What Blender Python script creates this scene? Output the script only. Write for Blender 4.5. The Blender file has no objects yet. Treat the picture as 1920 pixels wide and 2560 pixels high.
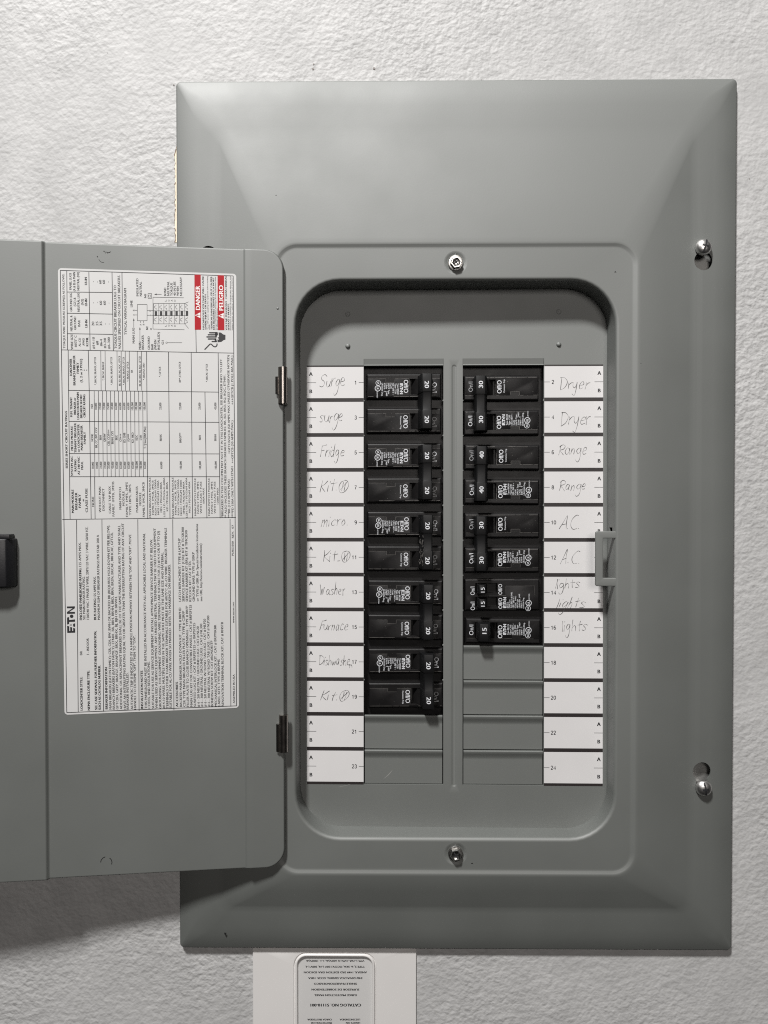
import bpy, bmesh, math, random
from mathutils import Vector, Matrix, Euler

random.seed(7)
MM = 0.001
sc = bpy.context.scene
COL = sc.collection
rad = math.radians

# ---------------------------------------------------------------- camera, light, exposure
CAM = Vector((-46.25, -515.0, 12.16))
CROT = Euler((math.pi / 2 - 0.0146224, 0.000403, 0.0088765))
FOC = 1787.0                                    # focal length in survey units of the 1920 x 2560 frame
cd = bpy.data.cameras.new('camera')
cam = bpy.data.objects.new('camera', cd)
COL.objects.link(cam)
cam.location = CAM * MM
cam.rotation_euler = CROT
cd.sensor_fit = 'VERTICAL'
cd.sensor_height = 36.0
cd.lens = 36.0 * FOC / 2560.0
cd.clip_start = 0.01
cd.clip_end = 50.0
sc.camera = cam

w = bpy.data.worlds.new('World')
sc.world = w
w.use_nodes = True
bg = w.node_tree.nodes['Background']
bg.inputs['Color'].default_value = (1.0, 0.955, 0.93, 1)
bg.inputs['Strength'].default_value = 0.002

ld = bpy.data.lights.new('ceiling_lamp', 'AREA')
ld.shape = 'DISK'
ld.size = 0.28
ld.energy = 91.0
ld.color = (1.0, 0.99, 0.97)
lamp = bpy.data.objects.new('ceiling_lamp', ld)
COL.objects.link(lamp)
lamp.location = (-0.585, -1.26, 1.89)
lamp.rotation_euler = (Vector((-0.03, 0.0, 0.0)) - lamp.location).to_track_quat('-Z', 'Y').to_euler()

# added fill, no real fixture: stands in for room bounce that the paint mirrors
ld2 = bpy.data.lights.new('room_bounce_fill', 'AREA')
ld2.shape = 'RECTANGLE'
ld2.size = 0.55
ld2.size_y = 0.5
ld2.energy = 8.6
ld2.color = (1.0, 0.945, 0.90)
lamp2 = bpy.data.objects.new('room_bounce_fill', ld2)
COL.objects.link(lamp2)
lamp2.location = (0.20, -1.72, 0.38)
lamp2.rotation_euler = (Vector((0.0, 0.0, 0.05)) - lamp2.location).to_track_quat('-Z', 'Y').to_euler()

sc.view_settings.view_transform = 'Standard'
sc.view_settings.look = 'None'
sc.view_settings.exposure = 0.0
sc.view_settings.gamma = 1.0
sc.cycles.use_denoising = False            # fine print stays crisp; the little grain left is a phone camera's
sc.cycles.filter_width = 1.1
sc.cycles.sample_clamp_direct = 5.0
sc.cycles.sample_clamp_indirect = 1.5

# ---------------------------------------------------------------- survey: photo measurements -> millimetres on a real plane
CM = CROT.to_matrix()


def ray(px, py):
    return CM @ Vector(((px - 960.0) / FOC, -(py - 1280.0) / FOC, -1.0))


def plane(M, px, py, d=0.0):
    """millimetre coordinates, in frame M, of the surveyed point on the plane d in front of M's xz plane"""
    Mi = M.inverted()
    o = Mi @ CAM
    v = Mi.to_3x3() @ ray(px, py)
    return o + v * ((-d - o.y) / v.y)


WORLD = Matrix.Identity(4)
DF = Matrix.Translation((0.11, 2.9, -41.3)) @ Euler((-0.0105, 0.00026, -0.009897)).to_matrix().to_4x4()
HX = plane(WORLD, 714, 1400, 18.5).x
DOOR = Matrix.Translation((HX, -18.5, 0)) @ Matrix.Rotation(rad(6.5), 4, 'Z')

# ---------------------------------------------------------------- materials


def mat(name, col, rough=0.5, metal=0.0, spec=0.5, var=0.0, vscale=20.0, bump=0.0, bscale=600.0, coat=0.0, bdist=0.0004, ior=1.5):
    m = bpy.data.materials.new(name)
    m.use_nodes = True
    nt = m.node_tree
    p = nt.nodes['Principled BSDF']
    p.inputs['Base Color'].default_value = (*col, 1)
    p.inputs['Roughness'].default_value = rough
    p.inputs['Metallic'].default_value = metal
    p.inputs['Specular IOR Level'].default_value = spec
    p.inputs['Coat Weight'].default_value = coat
    p.inputs['IOR'].default_value = ior
    tc = nt.nodes.new('ShaderNodeTexCoord')
    if var > 0:
        n = nt.nodes.new('ShaderNodeTexNoise')
        n.inputs['Scale'].default_value = vscale
        n.inputs['Detail'].default_value = 5
        nt.links.new(tc.outputs['Object'], n.inputs['Vector'])
        r = nt.nodes.new('ShaderNodeValToRGB')
        r.color_ramp.elements[0].position = 0.3
        r.color_ramp.elements[1].position = 0.7
        r.color_ramp.elements[0].color = (*[c * (1 - var) for c in col], 1)
        r.color_ramp.elements[1].color = (*[min(1, c * (1 + var)) for c in col], 1)
        nt.links.new(n.outputs['Fac'], r.inputs['Fac'])
        nt.links.new(r.outputs['Color'], p.inputs['Base Color'])
        rr = nt.nodes.new('ShaderNodeMapRange')
        rr.inputs['To Min'].default_value = rough * 0.86
        rr.inputs['To Max'].default_value = min(1, rough * 1.14)
        nt.links.new(n.outputs['Fac'], rr.inputs['Value'])
        nt.links.new(rr.outputs['Result'], p.inputs['Roughness'])
    if bump > 0:
        n2 = nt.nodes.new('ShaderNodeTexNoise')
        n2.inputs['Scale'].default_value = bscale
        n2.inputs['Detail'].default_value = 3
        nt.links.new(tc.outputs['Object'], n2.inputs['Vector'])
        b = nt.nodes.new('ShaderNodeBump')
        b.inputs['Strength'].default_value = bump
        b.inputs['Distance'].default_value = bdist
        nt.links.new(n2.outputs['Fac'], b.inputs['Height'])
        nt.links.new(b.outputs['Normal'], p.inputs['Normal'])
    return m


GREY = mat('grey_enamel', (0.084, 0.0905, 0.084), 0.66, spec=1.0, ior=1.74, var=0.035, vscale=14, bump=0.07, bscale=800, bdist=0.0002)
GREYP = mat('grey_catch_paint', (0.082, 0.085, 0.079), 0.64, spec=1.0, ior=1.88, bump=0.05, bscale=1200)
BLACK = mat('black_bakelite', (0.0085, 0.008, 0.0082), 0.40, spec=0.2, var=0.25, vscale=120, bump=0.12, bscale=700, bdist=0.0003)
HANDLE = mat('black_handle_plastic', (0.0045, 0.0045, 0.005), 0.5, spec=0.3, bump=0.08, bscale=900)
PRINT = mat('white_pad_print', (0.60, 0.61, 0.635), 0.5)
PRINT2 = mat('dim_pad_print', (0.30, 0.305, 0.315), 0.5)  # dimmer than the main print, for the lower pole's On/I
PAPER = mat('paper_white', (0.60, 0.588, 0.588), 0.6, spec=0.3, var=0.015, vscale=40)
VINYL = mat('label_vinyl', (0.555, 0.551, 0.547), 0.45, spec=0.35, var=0.015, vscale=30)
STRIPBLK = mat('black_strip_ink', (0.018, 0.014, 0.014), 0.5)
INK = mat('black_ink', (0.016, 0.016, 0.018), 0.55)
INK2 = mat('thin_grey_ink', (0.06, 0.06, 0.062), 0.55)
PENCIL = mat('pencil_graphite', (0.06, 0.058, 0.058), 0.5)
RED = mat('danger_red', (0.36, 0.006, 0.013), 0.55, spec=0.25)
WHITEINK = mat('white_ink', (0.75, 0.73, 0.72), 0.5)
PANSTEEL = mat('pan_screw_steel', (0.68, 0.67, 0.66), 0.38, metal=1.0, var=0.12, vscale=300, bump=0.1, bscale=1500)
STEEL = mat('zinc_steel', (0.46, 0.455, 0.44), 0.25, metal=1.0, var=0.12, vscale=300, bump=0.1, bscale=1500)
DSTEEL = mat('dark_hinge_steel', (0.30, 0.275, 0.255), 0.30, metal=1.0, var=0.1, vscale=200)
BOXM = mat('galvanised_box', (0.30, 0.30, 0.29), 0.5, metal=0.6, var=0.15, vscale=90)
LATCH = mat('latch_black_plastic', (0.008, 0.008, 0.010), 0.42, bump=0.1, bscale=800)
SURGE = mat('surge_white_enamel', (0.65, 0.632, 0.62), 0.5, var=0.01, vscale=30, bump=0.06, bscale=1400, bdist=0.0002)
SURGEL = mat('surge_label_film', (0.56, 0.552, 0.545), 0.42, var=0.02, vscale=25)
PEN = mat('black_pen', (0.012, 0.012, 0.012), 0.5)
SCRATCH = mat('paint_scratch', (0.24, 0.24, 0.23), 0.5)
SEAM = mat('edge_wear_glint', (0.09, 0.085, 0.08), 0.38)  # pale grey for wear and dust, and for painted edge highlights
CREAM = mat('bare_drywall_paper', (0.72, 0.64, 0.50), 0.8, var=0.08, vscale=200)
CRACK = mat('drywall_crack_dirt', (0.16, 0.10, 0.06), 0.9, var=0.4, vscale=300)
CHIP = mat('wall_chip_plaster', (0.24, 0.22, 0.21), 0.9)


def wall_material():
    m = bpy.data.materials.new('white_orange_peel_wall')
    m.use_nodes = True
    nt = m.node_tree
    L = nt.links.new
    p = nt.nodes['Principled BSDF']
    p.inputs['Roughness'].default_value = 0.62
    p.inputs['Specular IOR Level'].default_value = 0.35
    tc = nt.nodes.new('ShaderNodeTexCoord')

    def noise(scale, detail, rough, vec, dist=0.0):
        n = nt.nodes.new('ShaderNodeTexNoise')
        n.inputs['Scale'].default_value = scale
        n.inputs['Detail'].default_value = detail
        n.inputs['Roughness'].default_value = rough
        n.inputs['Distortion'].default_value = dist
        L(vec, n.inputs['Vector'])
        return n.outputs['Fac']

    mp = nt.nodes.new('ShaderNodeMapping')
    mp.inputs['Scale'].default_value = (0.95, 1.0, 1.05)
    mp.inputs['Rotation'].default_value = (0, 0.35, 0)
    L(tc.outputs['Object'], mp.inputs['Vector'])
    v = mp.outputs['Vector']
    a = noise(250, 1.6, 0.45, v, 0.1)
    b = noise(120, 2, 0.5, v, 0.2)
    c = noise(620, 2, 0.5, v)
    area = noise(7, 2, 0.5, v)

    def math2(op, x, y):
        n = nt.nodes.new('ShaderNodeMath')
        n.operation = op
        for i, q in enumerate((x, y)):
            if isinstance(q, (int, float)):
                n.inputs[i].default_value = q
            else:
                L(q, n.inputs[i])
        return n.outputs[0]

    h = math2('ADD', math2('ADD', math2('MULTIPLY', a, 0.75), math2('MULTIPLY', b, 0.45)), math2('MULTIPLY', c, 0.12))
    amp = nt.nodes.new('ShaderNodeMapRange')
    amp.inputs['From Min'].default_value = 0.3
    amp.inputs['From Max'].default_value = 0.7
    amp.inputs['To Min'].default_value = 0.4
    amp.inputs['To Max'].default_value = 1.3
    L(area, amp.inputs['Value'])
    h = math2('MULTIPLY', h, amp.outputs['Result'])
    bp = nt.nodes.new('ShaderNodeBump')
    bp.inputs['Strength'].default_value = 0.5
    bp.inputs['Distance'].default_value = 0.0028
    L(h, bp.inputs['Height'])
    L(bp.outputs['Normal'], p.inputs['Normal'])
    r = nt.nodes.new('ShaderNodeValToRGB')
    r.color_ramp.elements[0].position = 0.35
    r.color_ramp.elements[1].position = 0.65
    r.color_ramp.elements[0].color = (0.398, 0.396, 0.394, 1)
    r.color_ramp.elements[1].color = (0.453, 0.450, 0.448, 1)
    L(noise(38, 4, 0.6, v), r.inputs['Fac'])
    L(r.outputs['Color'], p.inputs['Base Color'])
    return m


WALLM = wall_material()

# ---------------------------------------------------------------- mesh helpers (all input in millimetres)


class MB:
    def __init__(self):
        self.v = []
        self.f = []

    def add(self, vs, fs):
        o = len(self.v)
        self.v += [tuple(p) for p in vs]
        self.f += [tuple(i + o for i in q) for q in fs]

    def quad(self, a, b, c, d):
        self.add([a, b, c, d], [(0, 1, 2, 3)])

    def box(self, x0, x1, y0, y1, z0, z1):
        vs = [(x, y, z) for x in (x0, x1) for y in (y0, y1) for z in (z0, z1)]
        self.add(vs, [(0, 1, 3, 2), (4, 6, 7, 5), (0, 4, 5, 1), (2, 3, 7, 6), (0, 2, 6, 4), (1, 5, 7, 3)])

    def loft(self, rings, cap0=False, cap1=False, closed=True):
        o = len(self.v)
        n = len(rings[0])
        for r in rings:
            self.v += [tuple(p) for p in r]
        for k in range(len(rings) - 1):
            for i in range(n if closed else n - 1):
                j = (i + 1) % n
                a = o + k * n
                self.f.append((a + i, a + j, a + n + j, a + n + i))
        if cap0:
            self.f.append(tuple(o + i for i in range(n - 1, -1, -1)))
        if cap1:
            a = o + (len(rings) - 1) * n
            self.f.append(tuple(a + i for i in range(n)))

    def lathe(self, c, prof, n=24, axis='y'):
        """prof: (radius, distance in front) pairs round an axis that points at the room"""
        rings = [[(c[0] + r * math.cos(2 * math.pi * i / n), c[1] - d, c[2] + r * math.sin(2 * math.pi * i / n)) for i in range(n)] for r, d in prof]
        self.loft(rings, cap1=True)

    def ribbon(self, pts, wd, y):
        """flat line of width wd through (x, z) points at depth y"""
        if len(pts) < 2:
            return
        n = len(pts)
        L = []
        for i in range(n):
            a = Vector(pts[max(0, i - 1)])
            b = Vector(pts[min(n - 1, i + 1)])
            t = (b - a)
            if t.length < 1e-6:
                t = Vector((1, 0))
            t.normalize()
            nn = Vector((-t.y, t.x)) * (wd[i] if isinstance(wd, list) else wd) / 2
            p = Vector(pts[i])
            L.append((p + nn, p - nn))
        vs = []
        for a, b in L:
            vs += [(a.x, y, a.y), (b.x, y, b.y)]
        self.add(vs, [(2 * i, 2 * i + 1, 2 * i + 3, 2 * i + 2) for i in range(n - 1)])

    def poly(self, pts, y):
        self.add([(p[0], y, p[1]) for p in pts], [tuple(range(len(pts)))])

    def disc(self, cx, cz, r, y, n=16, ri=0.0):
        o = [(cx + r * math.cos(2 * math.pi * i / n), y, cz + r * math.sin(2 * math.pi * i / n)) for i in range(n)]
        if ri > 0:
            q = [(cx + ri * math.cos(2 * math.pi * i / n), y, cz + ri * math.sin(2 * math.pi * i / n)) for i in range(n)]
            self.loft([o, q])
        else:
            self.add(o, [tuple(range(n))])

    def mesh(self, name, m, smooth=None, bevel=None, fix=True):
        me = bpy.data.meshes.new(name)
        me.from_pydata([(x * MM, y * MM, z * MM) for x, y, z in self.v], [], self.f)
        bm = bmesh.new()
        bm.from_mesh(me)
        if fix:
            bmesh.ops.remove_doubles(bm, verts=bm.verts, dist=1e-7)
            bmesh.ops.recalc_face_normals(bm, faces=bm.faces)
        if bevel:
            es = [e for e in bm.edges if len(e.link_faces) == 2 and e.calc_face_angle(0) > 0.6]
            bmesh.ops.bevel(bm, geom=es, offset=bevel[0] * MM, segments=bevel[1], profile=0.5, affect='EDGES', clamp_overlap=True)
        if smooth is not None:
            for f in bm.faces:
                f.smooth = True
            for e in bm.edges:
                if len(e.link_faces) == 2 and e.calc_face_angle(0) > rad(smooth):
                    e.smooth = False
        bm.to_mesh(me)
        bm.free()
        me.materials.append(m)
        return me

    def build(self, name, m, parent=None, smooth=None, bevel=None, M=None, fix=True, label=None):
        o = bpy.data.objects.new(name, self.mesh(name, m, smooth, bevel, fix))
        COL.objects.link(o)
        if parent is not None:
            o.parent = parent
        if M is not None:
            o.matrix_local = scaled(M)
        if label:
            o['label'] = label
        return o


def scaled(M):
    M = M.copy()
    M.translation = M.translation * MM
    return M


def thing(name, label, cat, M=WORLD, group=None):
    o = bpy.data.objects.new(name, None)
    COL.objects.link(o)
    o.empty_display_size = 0.02
    o.matrix_world = scaled(M)
    o['label'] = label
    o['category'] = cat
    if group:
        o['group'] = group
    return o


def rrect(l, b, r, t, rd, y, n=8):
    out = []
    for cx, cz, a0 in ((r - rd, t - rd, 0), (l + rd, t - rd, 90), (l + rd, b + rd, 180), (r - rd, b + rd, 270)):
        for i in range(n + 1):
            a = rad(a0 + 90 * i / n)
            out.append((cx + rd * math.cos(a), y, cz + rd * math.sin(a)))
    return out


def inset(R, d):
    return (R[0] + d, R[1] + d, R[2] - d, R[3] - d, max(0.2, R[4] - d))


# ---------------------------------------------------------------- lettering
_glyph = {}


def glyphs(text, bold=0.0, res=2):
    k = (text, bold, res)
    if k not in _glyph:
        c = bpy.data.curves.new('lettering', 'FONT')
        c.body = text
        c.size = 1.0
        c.resolution_u = res
        c.offset = bold
        o = bpy.data.objects.new('lettering', c)
        COL.objects.link(o)
        bpy.context.view_layer.update()
        dg = bpy.context.evaluated_depsgraph_get()
        e = o.evaluated_get(dg)
        me = e.to_mesh()
        vs = [(v.co.x, v.co.y) for v in me.vertices]
        fs = [tuple(p.vertices) for p in me.polygons]
        e.to_mesh_clear()
        bpy.data.objects.remove(o)
        bpy.data.curves.remove(c)
        xs = [v[0] for v in vs] or [0, 1]
        _glyph[k] = (vs, fs, min(xs), max(xs))
    return _glyph[k]


def put(mb, text, p, ang, cap, y, length=None, align='l', bold=0.0, res=2, cond=0.95):
    """lettering on the xz plane at depth y; ang = reading direction in degrees, cap = capital height"""
    vs, fs, x0, x1 = glyphs(text, 0.0, res)
    sy = cap / 0.728
    sx = sy * cond if length is None else length / max(1e-6, (x1 - x0))
    Lr = (x1 - x0) * sx
    off = {'l': 0, 'c': -Lr / 2, 'r': -Lr}[align]
    ca, sa = math.cos(rad(ang)), math.sin(rad(ang))
    for k, sh in enumerate((0.0,) if bold < 0.006 else (-bold, 0.0, bold)):
        out = []
        for x, z in vs:
            u = (x - x0) * sx + off + sh * sy
            v = z * sy
            out.append((p[0] + u * ca - v * sa, y - 0.003 * k, p[1] + u * sa + v * ca))
        mb.add(out, fs)


def _arc(cx, cy, rx, ry, a0, a1, n=9):
    return [(cx + rx * math.cos(rad(a0 + (a1 - a0) * i / n)), cy + ry * math.sin(rad(a0 + (a1 - a0) * i / n))) for i in range(n + 1)]


DIGIT = {
    '0': [_arc(.3, .5, .24, .46, 90, 450, 20)], '1': [[(.1, .74), (.24, .8), (.33, .97), (.33, 0)]],
    '2': [_arc(.29, .72, .23, .24, 170, -25, 10) + [(.35, .42), (.06, .04)], [(.04, .04), (.55, .04)]],
    '3': [_arc(.29, .74, .21, .22, 165, -90, 10), _arc(.29, .27, .24, .24, 90, -165, 10)],
    '4': [[(.43, 0), (.43, .95), (.04, .27), (.57, .27)]], '5': [[(.52, .95), (.16, .95), (.1, .5)] + _arc(.29, .32, .24, .28, 135, -160, 12)],
    '6': [_arc(.3, .3, .23, .26, 0, 360, 18), _arc(.34, .48, .28, .48, 60, 190, 10)], '7': [[(.05, .94), (.54, .94), (.3, .5), (.2, 0)]],
    '8': [_arc(.3, .74, .2, .21, 0, 360, 16), _arc(.3, .28, .24, .25, 0, 360, 16)], '9': [_arc(.3, .68, .23, .26, 0, 360, 18), _arc(.27, .5, .27, .47, -120, 10, 10)]}


def number(mb, text, x, z, cap, y, align, wd=0.46):
    """plain sans numerals drawn as strokes"""
    adv = 0.70 * cap
    if align == 'r':
        x -= adv * len(text) - .1 * cap
    for ch in text:
        for st_ in DIGIT[ch]:
            mb.ribbon([(x + u * cap, z + v * cap) for u, v in st_], wd, y)
        x += adv


# ================================================================ WALL
WH = (-168.0, -262.0, 168.0, 255.0)
mb = MB()
big = [(-1600, 0, -1500), (1600, 0, -1500), (1600, 0, 1500), (-1600, 0, 1500)]
hole = [(WH[0], 0, WH[1]), (WH[2], 0, WH[1]), (WH[2], 0, WH[3]), (WH[0], 0, WH[3])]
mb.loft([big, hole])
wall = mb.build('wall', WALLM)
wall['kind'] = 'structure'

# torn drywall edge along the upper left side of the cover
mb = MB()
mc = MB()
random.seed(3)
zs = [i / 40 for i in range(41)]
prev = None
line = []
for t in zs:
    py = 366 + (606 - 366) * t
    wdt = (6.0 * min(1, t * 9)) + random.uniform(-1.4, 1.4)
    if t > 0.16:
        wdt = 4.0 + random.uniform(-2.0, 1.2)
    a = plane(WORLD, 441.5 - max(0.6, wdt), py, 0.25)
    b = plane(WORLD, 446.0, py, 0.25)
    line.append((a.x, a.z))
    if prev:
        mb.quad(prev[0], prev[1], (b.x, -0.25, b.z), (a.x, -0.25, a.z))
    prev = ((a.x, -0.25, a.z), (b.x, -0.25, b.z))
mb.build('bare_drywall_edge', CREAM, wall)
seg = []
for i, q in enumerate(line):
    mc.ribbon(line[i:i + 2], random.choice([0.12, 0.2, 0.4, 0.6, 0.15]), -0.4) if i + 1 < len(line) and random.random() < 0.85 else None
mc.build('torn_paint_edge', CRACK, wall)['kind'] = 'stuff'
for px, py, s in ((784, 160, 5), (782, 172, 6), (935, 171, 8), (434.5, 212, 4.2), (1203, 198, 2.5), (1874, 446, 3), (268, 131, 2.5), (1700, 62, 2.5)):
    mb = MB()
    c = plane(WORLD, px, py, 0.3)
    mb.poly([(c.x + s * random.uniform(.5, 1.0) * math.cos(k * math.pi / 4) / 7.0 * 1.2, c.z + s * random.uniform(.4, 0.9) * math.sin(k * math.pi / 4) / 7.0) for k in range(8)], -0.3)
    mb.build('paint_chip', CHIP, wall)

# ================================================================ BREAKER PANEL
panel = thing('breaker_panel', 'grey metal breaker panel set in the white wall with its door swung open', 'electrical panel', Matrix.Translation((0, 0, -310)))
PM = Matrix.Translation((0, 0, 310))            # children are written in wall coordinates


def part(mb, name, m, parent=panel, M=PM, **k):
    return mb.build(name, m, parent, M=M, **k)


R0 = (-198.5, -310.3, 198.5, 310.4, 3.6)
R1 = (-185.3, -296.2, 184.6, 295.0, 10.0)
R2 = (-166.5, -277.8, 165.6, 271.0, 8.0)
R3 = (-127.0, -250.2, 125.5, 191.8, 16.0)
R3b = (-124.0, -247.4, 122.4, 189.0, 13.0)
R4 = (-112.3, -224.7, 110.5, 166.0, 31.0)


def mix(A, B, t):
    return tuple(a + (b - a) * t for a, b in zip(A, B))


prof = [(inset(R0, 0.5), -1.2), (R0, -3.4), (inset(R0, 0.2), -4.1), (inset(R0, 0.7), -4.7), (inset(R0, 1.4), -5.05), (mix(inset(R0, 1.4), R1, 0.74), -6.85),
        (R1, -7.4), (mix(R1, R2, 0.16), -7.75), (mix(R1, R2, 0.6), -8.6), (mix(R1, R2, 0.8), -8.86), (R2, -9.2), (mix(R2, R3, 0.06), -9.65), (mix(R2, R3, 0.12), -10.1), (mix(R2, R3, 0.5), -13.0), (mix(R2, R3, 0.95), -15.95),
        (mix(R2, R3, 0.99), -16.0), (inset(R3, 0.5), -15.98), (inset(R3, 1.1), -15.8), (mix(R3, R3b, 0.9), -15.15), (inset(R3b, 0.3), -15.04), (inset(R3b, 1.2), -15.0),
        (inset(R4, -2.6), -15.0)]
for a in (12, 28, 45, 60, 75, 90):
    prof.append((inset(R4, -2.3 + 2.3 * math.sin(rad(a))), -12.7 - 2.3 * math.cos(rad(a))))
prof += [(inset(R4, 0.25), -6.0), (inset(R4, 0.9), 15.0)]
mb = MB()
mb.loft([rrect(*R, y, n=10) for R, y in prof])
cover = part(mb, 'cover', GREY, smooth=40)
sol = cover.modifiers.new('thickness', 'SOLIDIFY')
sol.thickness = 0.9 * MM
sol.offset = -1.0
# keyholes, screw dimples and the notches in the right side of the recess are cut through the sheet
KEY = [(173.65, 181.13, 1), (174.72, -179.55, -1), (-175.0, 186.25, -1), (-175.0, -182.0, -1)]
HEX = [(-0.83, 178.2), (-0.39, -235.9)]
cut = MB()
for x, z, s in KEY:
    ring = []
    for k in range(33):
        a = rad(-90 * s) + s * 0 + (k / 32 - 0.5) * rad(292)
        ring.append((x + 6.6 * math.cos(a), z + 6.6 * math.sin(a)))
    hw = 4.2
    if s > 0:
        ring = [(x + hw, z + 5.1)] + [(x + hw * math.cos(rad(q)), z + 11.0 + hw * math.sin(rad(q))) for q in range(0, 181, 20)] + [(x - hw, z + 5.1)]
        ring += [(x + 6.6 * math.cos(rad(q)), z + 6.6 * math.sin(rad(q))) for q in range(130, 411, 10)]
    else:
        ring = [(x - hw, z - 5.1)] + [(x + hw * math.cos(rad(q)), z - 11.0 + hw * math.sin(rad(q))) for q in range(180, 361, 20)] + [(x + hw, z - 5.1)]
        ring += [(x + 6.6 * math.cos(rad(q)), z + 6.6 * math.sin(rad(q))) for q in range(-50, 231, 10)]
    cut.loft([[(p[0], -14, p[1]) for p in ring], [(p[0], -4, p[1]) for p in ring]], True, True)
for x, z in HEX:
    cut.loft([[(x + 8.2 * math.cos(2 * math.pi * k / 40), y, z + 8.2 * math.sin(2 * math.pi * k / 40)) for k in range(40)] for y in (-19, -12.5)], True, True)
cut.box(104.5, 116, -9.5, -3.2, -9.0, -6.2)
cut.box(104.5, 116, 0.5, 22, -87.5, -47.5)
cutter = cut.build('cutter', GREY)
cutter.parent = panel
cutter.matrix_local = scaled(PM)
bo = cover.modifiers.new('holes', 'BOOLEAN')
bo.operation = 'DIFFERENCE'
bo.solver = 'EXACT'
bo.object = cutter
bpy.context.view_layer.update()
dg = bpy.context.evaluated_depsgraph_get()
nm = bpy.data.meshes.new_from_object(cover.evaluated_get(dg), depsgraph=dg)
cover.modifiers.clear()
cover.data = nm
bpy.data.objects.remove(cutter)
bm = bmesh.new()
bm.from_mesh(nm)
for f in bm.faces:
    f.smooth = True
for e in bm.edges:
    e.smooth = not (len(e.link_faces) == 2 and e.calc_face_angle(0) > rad(42))
bm.to_mesh(nm)
bm.free()

for x, z in HEX:
    mb = MB()
    mb.lathe((x, -15.0, z), [(8.4, 0.0), (7.6, -0.05), (6.6, -0.45), (5.4, -1.15), (4.2, -1.5), (2.0, -1.6)], 40)
    mb.loft([[(x + dx, -13.6 - dd, z + 3.2 + k * 0.9) for dx, dd in ((-1.3, 0), (-.8, .7), (0, .95), (.8, .7), (1.3, 0))] for k in range(6)], closed=False)
    part(mb, 'screw_dimple', GREY, smooth=50)

mb = MB()
mb.loft([rrect(-172, -266, 172, 258, 2, 1.2, 2), rrect(-150, -250, 150, 240, 2, 1.2, 2)])
mb.loft([rrect(-172, -266, 172, 258, 2, 1.2, 2), rrect(-172, -266, 172, 258, 2, 70, 2)], cap1=True)
box = part(mb, 'enclosure', BOXM)
for s in (-1, 1):
    for z in (181, -180):
        mb = MB()
        mb.box(s * 158 if s > 0 else -190, 190 if s > 0 else -158, -1.6, -0.6, z - 24, z + 24)
        mb.build('mounting_tab', BOXM, box)


def hex_screw(x, z, tilt):
    m = MB()
    m.lathe((0, 0, 0), [(5.3, -1.4), (5.3, 0.9), (5.0, 1.25), (4.3, 1.35)], 32)
    hx = [[(r * math.cos(rad(60 * i + 12)), -d, r * math.sin(rad(60 * i + 12))) for i in range(6)] for r, d in ((4.15, 1.2), (4.15, 4.0), (3.7, 4.5), (3.1, 4.5), (2.5, 4.25), (0.8, 4.15))]
    m.loft(hx, cap1=True)
    o = m.build('screw', STEEL, panel, smooth=25, M=PM @ Matrix.Translation((x, -14.2, z)) @ tilt)
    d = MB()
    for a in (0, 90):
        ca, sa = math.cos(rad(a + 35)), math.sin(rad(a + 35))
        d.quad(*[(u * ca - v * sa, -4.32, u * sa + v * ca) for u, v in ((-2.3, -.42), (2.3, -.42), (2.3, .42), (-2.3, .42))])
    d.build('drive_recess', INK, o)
    return o


def pan_screw(x, z, y, turn):
    m = MB()
    m.lathe((0, 0, 0), [(2.6, -9), (2.6, 0.0), (5.6, 0.05), (5.75, 0.7), (5.5, 1.7), (4.9, 2.7), (3.9, 3.5), (2.6, 4.05), (1.2, 4.3), (0.4, 4.35)], 32)
    o = m.build('screw', PANSTEEL, panel, smooth=50, M=PM @ Matrix.Translation((x, y, z)))
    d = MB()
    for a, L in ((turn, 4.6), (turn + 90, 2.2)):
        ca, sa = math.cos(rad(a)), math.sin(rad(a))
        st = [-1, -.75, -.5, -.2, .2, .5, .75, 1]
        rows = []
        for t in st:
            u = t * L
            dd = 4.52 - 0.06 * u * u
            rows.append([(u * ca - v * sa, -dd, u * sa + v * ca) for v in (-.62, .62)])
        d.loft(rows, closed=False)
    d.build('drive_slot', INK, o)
    return o


hex_screw(HEX[0][0], HEX[0][1], Matrix.Rotation(rad(9), 4, 'X') @ Matrix.Rotation(rad(3), 4, 'Z'))
hex_screw(HEX[1][0], HEX[1][1], Matrix.Rotation(rad(-7), 4, 'X'))
pan_screw(172.9, 190.0, -9.6, 75)
pan_screw(175.5, -190.6, -9.2, 100)
pan_screw(-175.0, 176.0, -9.4, 20)
pan_screw(-175.0, -192.5, -9.4, 60)

# catch for the door latch on the right rim of the recess
mb = MB()
O = (97.6, -47.2, 121.0, -8.8, 1.2)
I = (102.7, -41.4, 113.4, -13.6, 0.5)
mb.loft([rrect(*inset(O, 0), -13.2, 5), rrect(*inset(O, 0), -14.5, 5), rrect(*inset(O, 0.12), -14.85, 5), rrect(*inset(O, 0.35), -15.03, 5), rrect(*inset(O, 0.5), -15.05, 5),
         rrect(*inset(I, -0.5), -15.05, 5), rrect(*inset(I, -0.35), -15.03, 5), rrect(*inset(I, -0.1), -14.85, 5), rrect(*I, -14.5, 5), rrect(*I, -13.2, 5), rrect(*inset(O, 0), -13.2, 5)])
mb.v = [(x, y + max(0.0, 119.0 - x) * 0.07 + (0.12 if x > 114.5 else 0.0), z) for x, y, z in mb.v]     # bent a little towards the recess
catch = part(mb, 'latch_catch', GREY, smooth=50)
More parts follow.
